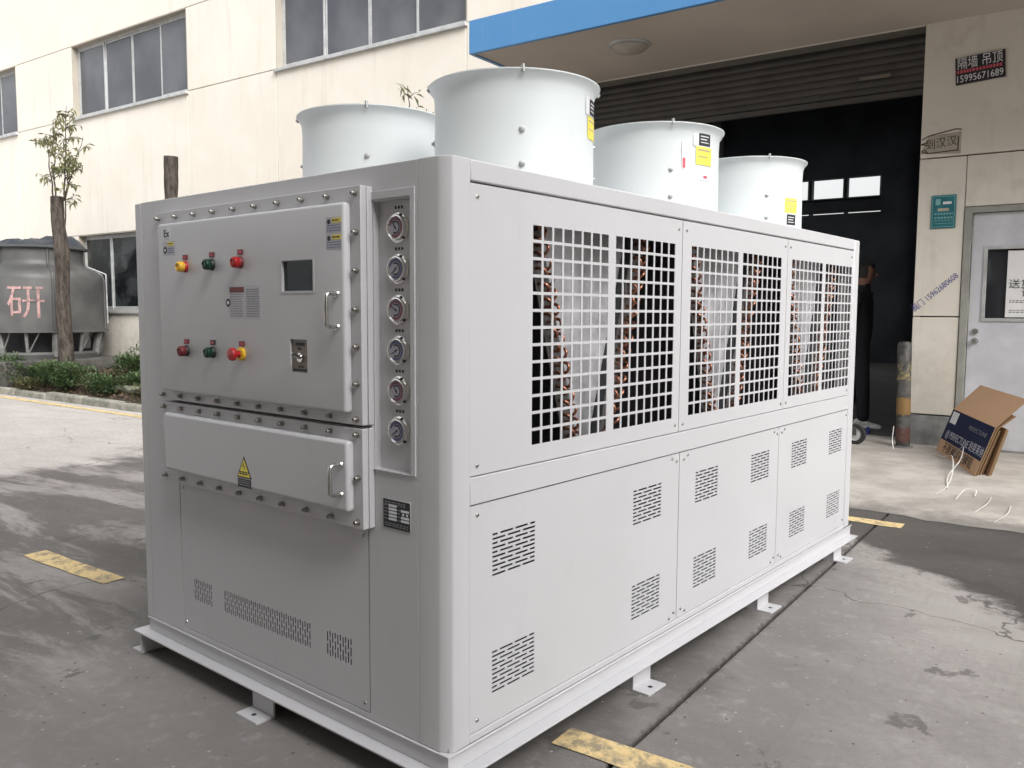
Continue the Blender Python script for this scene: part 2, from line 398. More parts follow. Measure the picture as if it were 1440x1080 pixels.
    def build(s, name, mats, parent=None, bevel=0, seg=2, smooth=False, loc=None):
        return link(name, s.mesh(name, mats), parent, bevel, seg, smooth, loc)

def link(name, me, parent=None, bevel=0, seg=2, smooth=False, loc=None, rot=None):
    o = bpy.data.objects.new(name, me); COL.objects.link(o); o.parent = parent
    if loc is not None: o.location = loc
    if rot is not None: o.rotation_euler = rot
    if bevel:
        md = o.modifiers.new('bevel', 'BEVEL'); md.width = bevel; md.segments = seg; md.limit_method = 'ANGLE'; md.angle_limit = R_(40)
    if smooth or bevel:
        me.polygons.foreach_set('use_smooth', [True] * len(me.polygons))
        try: me.set_sharp_from_angle(angle=R_(38))
        except Exception: pass
    return o

def tag(o, label, cat, group=None, kind=None):
    if label: o['label'] = label
    if cat: o['category'] = cat
    if group: o['group'] = group
    if kind: o['kind'] = kind
    return o
def empty(name, loc=(0, 0, 0), rz=0, parent=None):
    o = bpy.data.objects.new(name, None); COL.objects.link(o); o.location = loc; o.rotation_euler = (0, 0, rz); o.parent = parent
    o.empty_display_size = .1; return o
def struct(o): o['kind'] = 'structure'; return o

def text(name, body, size, mat, parent, M4, align='CENTER', ext=.0008, width=None):
    """lettering as a thin mesh; M4 maps the text plane (x right, y up, z out)"""
    c = bpy.data.curves.new(name, 'FONT'); c.body = body; c.size = size; c.align_x = align; c.align_y = 'CENTER'; c.extrude = ext
    c.resolution_u = 3
    o = bpy.data.objects.new(name + '_tmp', c); COL.objects.link(o)
    dg = bpy.context.evaluated_depsgraph_get(); me = bpy.data.meshes.new_from_object(o.evaluated_get(dg))
    bpy.data.objects.remove(o); bpy.data.curves.remove(c)
    if width:
        xs = [v.co.x for v in me.vertices]
        if xs:
            k = width / max(1e-6, max(xs) - min(xs)); cx = (max(xs) + min(xs)) / 2
            for v in me.vertices: v.co.x = (v.co.x - cx) * k
    me.materials.clear(); me.materials.append(MT[mat]); me.transform(M4); me.update()
    ob = bpy.data.objects.new(name, me); COL.objects.link(ob); ob.parent = parent; return ob
def wallM(y, z, x, ang=0):
    """text plane on a wall that faces -X: reading direction is -Y"""
    R4 = Matrix(((0, 0, -1, 0), (-1, 0, 0, 0), (0, 1, 0, 0), (0, 0, 0, 1)))
    return Matrix.Translation((x, y, z)) @ R4 @ Matrix.Rotation(ang, 4, 'Z')

# ================================================================== SETTING
XW = 6.85
# ground sheet
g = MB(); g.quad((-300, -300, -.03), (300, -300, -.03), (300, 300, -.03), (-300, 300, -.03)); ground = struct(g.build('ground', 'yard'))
# yard slabs with open joints
yb = [-16, -10.2, -5.2, -.25, 12.6, 26]; xb = [-14, -8.2, 9.0]
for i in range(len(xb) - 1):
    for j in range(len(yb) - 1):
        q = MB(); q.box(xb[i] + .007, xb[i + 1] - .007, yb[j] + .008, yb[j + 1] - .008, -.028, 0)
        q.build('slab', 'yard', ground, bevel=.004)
# painted lines (4 mm above the slab)
def stripe(x0, x1, y0, y1, skew=0):
    q = MB(); n = max(2, int(abs(y1 - y0) / .12)); vs = []; rnd = random.Random(int(y0 * 100))
    for i in range(n + 1):
        t = i / n; y = y0 + (y1 - y0) * t; e = .006
        vs += [(x0 + skew * t + rnd.uniform(-e, e), y, .004), (x1 + skew * t + rnd.uniform(-e, e), y, .004)]
    q.add(vs, [(2 * i, 2 * i + 1, 2 * i + 3, 2 * i + 2) for i in range(n)]); return q.build('painted_line', 'line', ground)
stripe(.455, .578, 2.58, 3.40); stripe(.46, .582, -.04, -.84); stripe(.455, .578, 1.25, .85); stripe(.46, .58, -2.4, -1.6)
stripe(3.98, 4.11, -.40, 22, .46)

# raised concrete apron in front of the hall (a ramp with a worn edge)
q = MB(); ys = [-9 + .12 * i for i in range(int(13.6 / .12) + 1)]; prof = [(4.33, .003), (4.42, .018), (4.75, .06), (5.3, .115), (6.0, .132), (7.2, .14)]
rnd = random.Random(3); vs = []
ph = [rnd.uniform(0, 6) for _ in range(4)]
for y in ys:
    e = .035 * math.sin(y * 3.1 + ph[0]) + .022 * math.sin(y * 8.3 + ph[1]) + .014 * math.sin(y * 21 + ph[2]) + rnd.uniform(-.008, .008)
    for k, (x, z) in enumerate(prof): vs.append((x + (e if k < 2 else e * .4 if k == 2 else 0), y, z))
n = len(prof)
q.add(vs, [(i * n + k, i * n + k + 1, (i + 1) * n + k + 1, (i + 1) * n + k) for i in range(len(ys) - 1) for k in range(n - 1)])
apron = struct(q.build('apron', 'apron', smooth=True))

# planting bed and kerb
q = MB(); nx, ny = 16, 120; vs = []; rnd = random.Random(5)
for j in range(ny + 1):
    y = 4.62 + (26 - 4.62) * j / ny
    for i in range(nx + 1):
        t = i / nx; x = 4.62 + (6.84 - 4.62) * t; vs.append((x, y, .06 + .30 * t ** .8 + rnd.uniform(-.025, .03) * (0 if i == 0 else 1)))
q.add(vs, [(j * (nx + 1) + i, j * (nx + 1) + i + 1, (j + 1) * (nx + 1) + i + 1, (j + 1) * (nx + 1) + i) for j in range(ny) for i in range(nx)])
bed = struct(q.build('planting_bed', 'soil', smooth=True))
kerb = struct(empty('kerb'))
rnd = random.Random(11); y = 4.7
while y < 24:
    ln = rnd.uniform(.92, 1.05)
    q = MB(); q.box(-.065, .065, 0, ln - .02, -.02, .1 + rnd.uniform(-.012, .012))
    o = q.build('kerb_stone', 'kerb', kerb, bevel=.028, seg=3); o.location = (4.56 + .02 * (y - 9.5) / 6 + rnd.uniform(-.012, .012), y, 0); o.rotation_euler = (rnd.uniform(-.008, .008), rnd.uniform(-.05, .05), rnd.uniform(-.012, .012))
    y += ln
# a loose rounded stone edge lying in the bed
q = MB(); q.tube([(5.02, 10.7, .17), (5.0, 10.2, .2), (5.0, 9.4, .21), (5.02, 8.6, .2)], .055, 8)
tag(q.build('edging_stone', 'kerb', smooth=True), 'long pale edging stone lying loose in the planting bed', 'stone')

# ================================================================== FACTORY BUILDING
fac = tag(empty('factory_building', (XW, 0, 0)), 'cream panel factory building with roller door, blue canopy and strip windows', 'building')
def fbox(name, mat, x0, x1, y0, y1, z0, z1, parent=fac, bevel=0, mats=None):
    q = MB(); q.box(x0 - XW, x1 - XW, y0, y1, z0, z1); return q.build(name, mat, parent, bevel=bevel)
WINU = [(5.355, 8.985), (11.21, 14.85), (17.06, 20.70)]; GAP = .006
ZR = [.42, 1.325, 2.755, 4.95, 6.28, 9.2]
OPEN = (.09, 3.93, .0, 3.945); DOOR = (-1.33, -.30, .0, 2.30)
holes = [OPEN, DOOR] + [(a, b, 4.95, 6.28) for a, b in WINU] + [(a, b, 1.325, 2.755) for a, b in WINU]
q = MB(); q.plate([-9, 25], [-.02, 9.2], holes, lambda u, v, d: (6.895 - XW + d, u, v), .2); q.build('wall_core', 'core', fac)
cols = [-9, -5.1, -1.33, .09, 3.93, 5.355, 8.985, 11.21, 14.85, 17.06, 20.70, 25]
for i in range(len(cols) - 1):
    for j in range(len(ZR) - 1):
        y0, y1, z0, z1 = cols[i] + GAP, cols[i + 1] - GAP, ZR[j] + GAP, ZR[j + 1] - GAP
        cy, cz = (y0 + y1) / 2, (z0 + z1) / 2
        rects = [(y0, y1, z0, z1)]
        if any(a < cy < b for a, b in WINU) and j in (1, 3): rects = []
        if .09 < cy < 3.93 and j < 3: rects = [(y0, y1, 3.945, z1)] if j == 2 else []
        if -1.33 < cy < .09:
            if j == 0: rects = [(-.30 + .003, y1, z0, z1)]
            if j == 1: rects = [(-.30 + .003, y1, z0, z1), (y0, -.303, 2.303, z1)]
        for (a, b, c, d) in rects: fbox('wall_panel', 'wall', 6.85, 6.893, a, b, c, d, bevel=.004)
for a, b in ((-9, -1.335), (-.298, .088), (3.935, 25)): fbox('plinth', 'plinth', 6.842, 6.893, a, b, 0, .414, bevel=.004)
fbox('door_reveal', 'wall', 6.893, 7.16, .03, .088, .0, 3.945)
q = MB(); q.plate([6.7 - XW, 22 - XW], [-9.1, 25.1], [(x - XW, x - XW + 1.3, -6, 10) for x in (10.6, 13.1, 15.6)], lambda u, v, d: (u, v, 9.2 + d), .25); q.build('roof_slab', 'pale_wall', fac)  # roof openings added to let daylight into the hall
# windows
def window(y0, y1, z0, z1, nm='window', gl='glass'):
    wd = empty(nm, (0, 0, 0), 0, fac)
    X = 6.965
    q = MB(); q.plate([y0, y1], [z0, z1], [(y0 + .045, y1 - .045, z0 + .05, z1 - .045)], lambda u, v, d: (X - XW + d, u, v), .06); q.build('frame', 'alu', wd)
    w4 = (y1 - y0 - .09) / 4
    for k in range(4):
        a = y0 + .045 + k * w4; b = a + w4; fx = X + .005 + (.022 if k in (1, 2) else 0)
        q = MB(); q.plate([a + .002, b - .002], [z0 + .052, z1 - .047], [(a + .03, b - .03, z0 + .085, z1 - .08)], lambda u, v, d: (fx - XW + d, u, v), .02); q.build('sash', 'alu', wd)
        q = MB(); q.box(fx + .008 - XW, fx + .013 - XW, a + .028, b - .028, z0 + .083, z1 - .078); q.build('pane', gl, wd)
    q = MB(); q.box(6.80 - XW, X - XW, y0 - .02, y1 + .02, z0 - .05, z0 - .001); q.build('sill', 'alu', wd, bevel=.006)
    q = MB(); q.plate([y0, y1], [z0, z1], [(y0 + .012, y1 - .012, z0 + .002, z1 - .012)], lambda u, v, d: (6.852 - XW + d, u, v), .112); q.build('reveal', 'pale_wall', wd)
    return wd
for a, b in WINU: window(a, b, 4.95, 6.28); window(a, b, 1.325, 2.755, gl='dglass2')
# hall interior
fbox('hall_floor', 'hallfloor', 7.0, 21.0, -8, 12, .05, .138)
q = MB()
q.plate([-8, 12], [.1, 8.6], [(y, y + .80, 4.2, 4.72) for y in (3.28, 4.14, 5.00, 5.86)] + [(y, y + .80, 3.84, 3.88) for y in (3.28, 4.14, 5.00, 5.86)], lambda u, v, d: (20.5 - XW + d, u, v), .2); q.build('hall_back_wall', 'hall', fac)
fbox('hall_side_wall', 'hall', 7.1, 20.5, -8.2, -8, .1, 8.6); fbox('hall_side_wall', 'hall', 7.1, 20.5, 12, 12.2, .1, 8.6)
q = MB(); q.plate([7.1 - XW, 20.7 - XW], [-8.2, 12.2], [(x - XW, x - XW + 1.3, -6, 10) for x in (10.6, 13.1, 15.6)], lambda u, v, d: (u, v, 8.6 + d), .1); q.build('hall_roof', 'hall', fac)  # same added openings, to brighten the hall interior
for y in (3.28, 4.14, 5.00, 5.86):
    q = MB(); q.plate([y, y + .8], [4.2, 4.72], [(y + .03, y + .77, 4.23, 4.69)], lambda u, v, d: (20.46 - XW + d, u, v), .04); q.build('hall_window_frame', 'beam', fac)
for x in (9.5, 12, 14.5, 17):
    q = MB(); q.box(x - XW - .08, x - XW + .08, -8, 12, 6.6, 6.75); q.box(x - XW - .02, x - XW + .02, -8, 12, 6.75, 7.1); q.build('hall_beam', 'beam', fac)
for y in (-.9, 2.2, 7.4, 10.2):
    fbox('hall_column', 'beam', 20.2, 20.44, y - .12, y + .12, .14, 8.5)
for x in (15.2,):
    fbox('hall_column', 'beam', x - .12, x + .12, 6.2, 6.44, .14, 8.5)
# roller shutter, slats one by one
sh = empty('roller_shutter', (0, 0, 0), 0, fac)
for k in range(7):
    z1 = 3.94 - k * .068
    q = MB(); n = 5; pr_ = [(7.14 - .007 * math.sin(math.pi * i / n), z1 - .064 * i / n) for i in range(n + 1)]
    vs = [(x - XW, y, z) for (x, z) in pr_ for y in (.095, 3.925)]; vs += [(x - XW + .012, y, z) for (x, z) in pr_ for y in (.095, 3.925)]
    m_ = 2 * (n + 1); fs = [(2 * i, 2 * i + 1, 2 * i + 3, 2 * i + 2) for i in range(n)] + [(m_ + 2 * i, m_ + 2 * i + 2, m_ + 2 * i + 3, m_ + 2 * i + 1) for i in range(n)] + [(0, m_, m_ + 1, 1), (2 * n, 2 * n + 1, m_ + 2 * n + 1, m_ + 2 * n)]
    q.add(vs, fs); q.build('slat', 'shutter', sh, smooth=True)
q = MB(); q.box(7.115 - XW, 7.165 - XW, .095, 3.925, 3.40, 3.455); q.build('bottom_bar', 'shutter', sh, bevel=.005)
q = MB(); q.box(7.10 - XW, 7.11 - XW, .42, .70, 3.60, 3.63); q.build('warning_strip', 'dulltag', sh)
q = MB(); q.box(7.156 - XW, 7.55 - XW, .04, 3.98, 3.90, 4.6); q.build('housing', 'shutter', sh)
for y in (.05, 3.94):
    q = MB(); q.box(7.09 - XW, 7.19 - XW, y, y + .04, .14, 3.94); q.build('guide_rail', 'shutter', sh)
# canopy
cn = empty('canopy', (0, 0, 0), 0, fac)
YL, YR = 4.02, -9
q = MB(); q.box(5.20 - XW, 5.24 - XW, YR, YL, 3.935, 4.265); q.build('fascia', 'fascia', cn, bevel=.006)
q = MB(); q.box(5.243 - XW, 6.845 - XW, YL - .04, YL, 3.935, 4.265); q.build('side_fascia', 'fascia', cn)
q = MB(); q.box(5.243 - XW, 6.848 - XW, YR, YL - .043, 3.947, 3.985); q.build('soffit', 'soffit', cn)
q = MB(); q.box(5.243 - XW, 6.848 - XW, YR, YL - .043, 4.20, 4.25); q.build('canopy_deck', 'pale_wall', cn)
# steel door
dr = empty('steel_door', (0, 0, 0), 0, fac)
q = MB(); q.plate([-1.325, -.303], [.13, 2.297], [(-1.26, -.365, .12, 2.245)], lambda u, v, d: (6.838 - XW + d, u, v), .10); q.build('frame', 'doorframe', dr, bevel=.004)
q = MB(); q.plate([-1.256, -.369], [.145, 2.241], [(-1.13, -.492, 1.31, 1.925)], lambda u, v, d: (6.872 - XW + d, u, v), .045); q.build('leaf', 'door', dr, bevel=.003)
q = MB(); q.plate([-1.155, -.467], [1.285, 1.95], [(-1.125, -.497, 1.315, 1.92)], lambda u, v, d: (6.862 - XW + d, u, v), .022); q.build('window_bead', 'alu', dr, bevel=.003)
q = MB(); q.box(6.893 - XW, 6.899 - XW, -1.128, -.494, 1.312, 1.922); q.build('pane', 'dglass', dr)
q = MB(); q.cyl((6.871 - XW, -.43, 1.197), (6.855 - XW, -.43, 1.197), .026, n=16); q.build('lock', 'steel', dr, smooth=True)
q = MB(); q.cyl((6.871 - XW, -.43, 1.112), (6.861 - XW, -.43, 1.112), .028, n=16); q.lathe([(0, .03), (.016, .029), (.024, .018), (.022, .004), (.011, 0), (.011, -.012)], 16, T=Matrix.Translation((6.845 - XW, -.43, 1.112)) @ Matrix.Rotation(-math.pi / 2, 4, 'Y')); q.build('knob', 'steel', dr, smooth=True)
for z in (.5, 1.39, 2.05):
    q = MB(); q.box(6.868 - XW, 6.8715 - XW, -.366, -.35, z - .09, z + .09); q.cyl((6.866 - XW, -.367, z - .08), (6.866 - XW, -.367, z + .08), .009, n=8); q.build('hinge', 'doorframe', dr)
q = MB(); q.box(6.80 - XW, 6.90 - XW, -1.33, -.30, .10, .143); q.build('threshold', 'plinth', dr)
# paper in the door window
pp = tag(empty('paper_notice', (XW, 0, 0)), 'white paper notice with black print behind the door window', 'notice')
q = MB(); q.box(6.884 - XW, 6.886 - XW, -1.06, -.652, 1.325, 1.905); q.build('sheet', 'paper', pp)
text('lettering', '送货请', .085, 'ink', pp, wallM(-.80, 1.61, 6.8825 - XW), width=.26); text('lettering', '谢谢', .085, 'ink', pp, wallM(-.86, 1.535, 6.8825 - XW), width=.18)
for k, z in enumerate((1.47, 1.455, 1.385, 1.368)):
    q = MB(); y = -.68
    while y > -1.02:
        l_ = random.uniform(.012, .03); q.box(6.8825 - XW, 6.883 - XW, y - l_, y, z - .004, z + .004); y -= l_ + .008
    q.build('print_line', 'greyink', pp)

# ------------------------------------------------------------------ things on the wall
sg = tag(empty('wall_sign', (XW, 0, 0)), 'black rectangular sign with white characters and a phone number above the door', 'sign')
q = MB(); ang = R_(2.0)
T = Matrix.Translation((6.838 - XW, -.365, 3.498)) @ Matrix.Rotation(0, 4, 'X')
q.box(-.0, .008, -.192, .192, -.117, .117, T=Matrix.Translation((6.838 - XW, -.365, 3.498)) @ Matrix.Rotation(R_(-3.5), 4, 'X')); q.build('board', 'signblack', sg)
def sgM(dy, dz): return Matrix.Translation((6.836 - XW, -.365, 3.498)) @ Matrix.Rotation(R_(-3.5), 4, 'X') @ Matrix.Translation((0, dy, dz)) @ wallM(0, 0, 0)
text('lettering', '隔墙 吊顶', .11, 'white', sg, sgM(0, .056), width=.345); text('lettering', '15995671689', .085, 'white', sg, sgM(.002, -.072), width=.355)
q = MB(); y = .18
while y > -.17:
    l_ = random.uniform(.014, .022); q.box(-.0006, .0004, y - l_, y, -.02, .006, T=Matrix.Translation((6.8365 - XW, -.365, 3.498)) @ Matrix.Rotation(R_(-3.5), 4, 'X')); y -= l_ + .007
q.build('print_line', 'redprint', sg)

ar = tag(empty('arrow_stencil', (XW, 0, 0)), 'weathered hand-painted arrow with three characters beside the roller door', 'marking')
q = MB(); Xs = 6.8485 - XW
def strokes(q, segs, w, x=Xs):
    for (a, b) in segs:
        a = Vector((x, *a)); b = Vector((x, *b)); d = (b - a).normalized(); nrm = Vector((0, -d.z, d.y)) * w / 2
        q.quad(a - nrm, b - nrm, b + nrm, a + nrm)
q.quad((Xs + .0005, .085, 2.80), (Xs + .0005, -.245, 2.775), (Xs + .0005, -.245, 2.97), (Xs + .0005, .02, 2.955)); q.build('patch', 'stencil', ar)
q = MB(); strokes(q, [((.075, 2.925), (.02, 2.955)), ((.02, 2.955), (-.20, 2.995)), ((-.20, 2.995), (-.245, 2.985)), ((.08, 2.885), (.03, 2.90)), ((.08, 2.884), (.03, 2.876)), ((.075, 2.82), (.05, 2.835)), ((.05, 2.835), (.02, 2.80)), ((.07, 2.815), (.02, 2.80)), ((.02, 2.80), (-.22, 2.808)), ((-.22, 2.80), (-.222, 2.93))], .011); q.build('outline', 'brownink', ar)
text('lettering', '到汉汉', .10, 'brownink', ar, wallM(-.085, 2.88, 6.847 - XW, R_(5)), width=.25, ext=.0003)

gs = tag(empty('teal_sign', (XW, 0, 0)), 'small teal notice plate with pale lines fixed between roller door and steel door', 'sign')
q = MB(); q.box(6.836 - XW, 6.849 - XW, -.232, -.028, 2.122, 2.418); q.build('plate', 'teal', gs, bevel=.008)
q = MB(); q.plate([-.222, -.038], [2.132, 2.408], [(-.217, -.043, 2.137, 2.403)], lambda u, v, d: (6.8335 - XW + d, u, v), .001); q.build('border', 'teal_light', gs)
q = MB(); q.box(6.833 - XW, 6.8345 - XW, -.105, -.065, 2.33, 2.385); q.build('emblem', 'teal_light', gs)
q = MB(); q.box(6.833 - XW, 6.8345 - XW, -.195, -.125, 2.335, 2.358); q.build('torn_patch', 'white', gs)
q = MB(); q.box(6.833 - XW, 6.8345 - XW, -.175, -.085, 2.275, 2.30); q.build('tape', 'tan', gs)
for z, h_, l0 in ((2.25, .014, .016), (2.215, .016, .018), (2.19, .006, .02), (2.165, .004, .15)):
    q = MB(); y = -.06
    while y > -.205:
        l_ = min(l0, y + .212); q.box(6.833 - XW, 6.8345 - XW, y - l_, y, z - h_ / 2, z + h_ / 2); y -= l_ + .008
    q.build('print_line', 'teal_light', gs)
text('phone_stencil', '阀门 15962680608', .075, 'blueink', None, wallM(-.092, 1.545, 6.8485, R_(42)), width=.47, ext=.0003)
tag(bpy.data.objects['phone_stencil'], 'blue stencilled phone number running slantwise up the cream wall', 'marking')
lamp = tag(empty('ceiling_lamp', (5.86, 2.55, 3.945)), 'round opal lamp fixed under the canopy soffit', 'lamp')
q = MB(); q.lathe([(.0, -.085), (.08, -.08), (.14, -.06), (.175, -.03), (.18, -.004)], 32); q.build('globe', 'lamp', lamp, smooth=True)
q = MB(); q.lathe([(.181, -.02), (.20, -.018), (.205, .0), (.18, .0)], 32); q.build('ring', 'alu', lamp, smooth=True)

# ------------------------------------------------------------------ unseen workshop across the yard, added to shade this end of it
op = tag(empty('unseen_workshop', (0, 0, 0)), 'tall pale workshop hall, unseen, added across the yard for shade', 'building')
OPY = -26
q = MB(); q.plate([OPY, 4.6], [0, 9], [(-20 + k * 5.2, -17 + k * 5.2, 1.2, 3.2) for k in range(4)] + [(-20 + k * 5.2, -17 + k * 5.2, 5.2, 6.8) for k in range(4)], lambda u, v, d: (-5.2 - d, u, v), .3); q.build('wall', 'pale_wall', op)
q = MB(); q.box(-16, -5.5, 4.3, 4.6, 0, 9); q.box(-16, -5.5, OPY, OPY + .3, 0, 9); q.build('end_wall', 'pale_wall', op)
for k in range(4):
    for z0, z1 in ((1.2, 3.2), (5.2, 6.8)):
        wd = empty('window', (0, 0, 0), 0, op); a = -20 + k * 5.2
        q = MB(); q.plate([a, a + 3], [z0, z1], [(a + .06 + i * .98, a + .98 + i * .98, z0 + .06, z1 - .06) for i in range(3)], lambda u, v, d: (-5.3 - d, u, v), .06); q.build('frame', 'alu', wd)
        q = MB(); q.box(-5.34, -5.335, a + .05, a + 2.95, z0 + .05, z1 - .05); q.build('pane', 'glass', wd)
q = MB(); q.box(-16, -3.9, OPY - .2, 4.8, 9, 9.25); q.build('roof', 'pale_wall', op)
q = MB(); q.box(-5.15, -2.35, -3, 4.4, 4.0, 4.25); q.build('canopy', 'pale_wall', op)  # unseen canopy added to darken the chiller front and near ground

# ================================================================== CHILLER (local frame: x along its long side, y along its front)
W, L, Z0, ZT = 1.6485, 3.259, .15, 1.75
ch = tag(empty('air_cooled_chiller', (0, 0, 0), R_(-4.5)), 'large white industrial chiller with six roof fans, gauges and control box', 'chiller')
front = lambda u, v, d: (d, u, v)
side = lambda u, v, d: (u, d, v)
q = MB(); pf = [(0, .1115), (0, .038), (.003, .030), (.017, .005), (.024, 0), (.0855, 0), (.0855, .02), (.04, .04), (.02, .1115)]; k = len(pf)
q.add([(a, b, Z0) for a, b in pf] + [(a, b, ZT) for a, b in pf], [tuple(range(k)), tuple(range(k, 2 * k))] + [(i, (i + 1) % k, k + (i + 1) % k, k + i) for i in range(k)]); q.build('corner_post', 'paint', ch, bevel=.002)
q = MB(); q.box(.086, 3.1735, .0, .04, Z0 + .0005, .1715); q.build('bottom_rail', 'paint', ch, bevel=.002)
q = MB(); q.box(.086, 3.1735, W - .04, W, Z0 + .0005, .1715); q.build('bottom_rail', 'paint', ch, bevel=.002)
q = MB(); q.box(0, .08, 1.60, W, Z0, ZT - .001); q.build('corner_post', 'paint', ch, bevel=.004)
q = MB(); q.box(3.174, L, 0, .08, Z0, ZT - .0); q.build('corner_post', 'paint', ch, bevel=.008)
q = MB(); q.box(3.174, L, W - .08, W, Z0, ZT); q.build('corner_post', 'paint', ch, bevel=.008)
q = MB(); q.plate([.112, 1.5995], [Z0, ZT - .0005], [(.140, .287, .905, 1.652), (.318, 1.376, .168, .735)], front, .02); q.build('front_sheet', 'paint', ch, bevel=.002)
q = MB(); q.box(.086, 3.1735, 0, .05, 1.693, ZT); q.build('top_rail', 'paint', ch, bevel=.005)
q = MB(); q.box(.086, 3.1735, W - .05, W, 1.693, ZT); q.build('top_rail', 'paint', ch, bevel=.005)
q = MB(); q.box(.086, 3.1735, 0, .05, .824, .900); q.build('middle_rail', 'paint', ch, bevel=.002)
q = MB(); q.box(.086, 3.1735, W - .05, W, .824, .900); q.build('middle_rail', 'paint', ch, bevel=.002)
q = MB(); q.box(.0205, L - .0045, .0515, W - .0515, 1.715, ZT - .001); q.build('top_deck', 'paint', ch)
q = MB(); q.box(L - .004, L + .0005, .081, W - .081, Z0, ZT - .002); q.build('rear_sheet', 'paint', ch)
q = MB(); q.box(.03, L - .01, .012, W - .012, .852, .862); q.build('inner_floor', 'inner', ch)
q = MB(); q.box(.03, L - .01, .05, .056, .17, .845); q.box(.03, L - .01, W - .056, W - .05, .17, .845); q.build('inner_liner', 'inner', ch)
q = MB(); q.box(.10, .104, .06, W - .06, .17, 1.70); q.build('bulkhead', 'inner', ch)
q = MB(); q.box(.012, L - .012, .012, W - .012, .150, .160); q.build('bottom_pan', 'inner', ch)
# recessed gauge tray
q = MB(); q.box(.022, .025, .13, .30, .89, 1.67); q.box(.004, .022, .1355, .1395, .903, 1.655); q.box(.004, .022, .2875, .2915, .903, 1.655); q.box(.004, .022, .1395, .2875, 1.6525, 1.656); q.box(.004, .022, .1395, .2875, .9005, .9045); q.build('gauge_tray', 'paint', ch)
q = MB(); q.plate([.118, .30], [.902, 1.678], [(.135, .291, .904, 1.656)], lambda u, v, d: (-.006 + d, u, v), .0055); q.build('gauge_tray_trim', 'paint', ch, bevel=.0015)

# screws
def screw_mesh():
    q = MB(); q.lathe([(0, .0035), (.004, .0033), (.0065, .0018), (.007, 0)], 10); q.box(-.0055, .0055, -.0007, .0007, .0034, .0037, 1); return q.mesh('screw', ['steel', 'ink'])
SCREW = screw_mesh()
ROT_SIDE = (R_(90), 0, 0); ROT_FRONT = (0, R_(-90), 0)
# upper grille panels
def grille_panel(x0, x1, gx0, gx1, far=False):
    holes = []; pitch = .0501
    half = (gx1 - gx0 - .034) / 2; px = half / 8; bw = .0098
    for s_ in range(2):
        ox = gx0 + s_ * (half + .034)
        for i in range(8):
            for j in range(13):
                a = ox + i * px; b = a + px - bw; c = .958 + j * pitch; holes.append((a, b, c, c + pitch - .0088))
    q = MB(); fn = (lambda u, v, d: (u, .004 + d, v))
    q.plate([x0, x1], [.9035, 1.689], holes, fn, .0022); o = q.build('grille_panel', 'paint', ch)
    for x in (x0 + .028, x1 - .028):
        for z in (.93, 1.655): link('screw', SCREW, o, loc=(x, .004, z), rot=ROT_SIDE)
    return o
UP = [(.089, 1.247, .358, 1.205), (1.251, 2.250, 1.322, 2.192), (2.254, 3.170, 2.308, 3.163)]
ups = [grille_panel(*a) for a in UP]
for o in ups:
    c = o.copy(); COL.objects.link(c); c.location = (L, W, 0); c.rotation_euler = (0, 0, math.pi)
# vents with staggered slots
def vent_mesh(w_, h_, rows):
    q = MB(); rp = h_ / rows; sh_ = .0062; n = 3; sw = w_ / n
    for r in range(rows):
        z0 = r * rp; z1 = z0 + rp; s0 = z0 + (rp - sh_) / 2
        xs = [0]; gap = .011
        if r % 2 == 0: sl = [(k * sw + gap / 2, (k + 1) * sw - gap / 2) for k in range(n)]
        else: sl = [(gap / 2, sw / 2 - gap / 2)] + [(sw / 2 + k * sw + gap / 2, sw / 2 + (k + 1) * sw - gap / 2) for k in range(n - 1)] + [(w_ - sw / 2 + gap / 2, w_ - gap / 2)]
        q.plate([0, w_], [z0, z1], [(a, b, s0, s0 + sh_) for a, b in sl], lambda u, v, d: (u, d, v), .0022)
    return q.mesh('vent', 'paint')
VENT = vent_mesh(.205, .130, 10)
def low_panel(x0, x1, vx):
    vents = [(x, z) for x in vx for z in (.257, .600)]
    q = MB(); q.plate([x0, x1], [.174, .8205], [(x, x + .205, z, z + .130) for x, z in vents], lambda u, v, d: (u, .004 + d, v), .0022); o = q.build('lower_panel', 'paint', ch)
    for x, z in vents: link('vent', VENT, o, loc=(x, .004, z))
    for x in (x0 + .03, x1 - .022):
        for z in (.205, .792): link('screw', SCREW, o, loc=(x, .004, z), rot=ROT_SIDE)
    for x in (x0 + .062, x1 - .055):
        if .3 < x < 3.0:
            for z in (.19, .805): link('screw', SCREW, o, loc=(x, .004, z), rot=ROT_SIDE)
    return o
lows = [low_panel(.089, 1.261, (.178, .930)), low_panel(1.265, 2.216, (1.392, 1.912)), low_panel(2.220, 3.170, (2.376, 2.890))]
for o in lows:
    c = o.copy(); COL.objects.link(c); c.location = (L, W, 0); c.rotation_euler = (0, 0, math.pi)
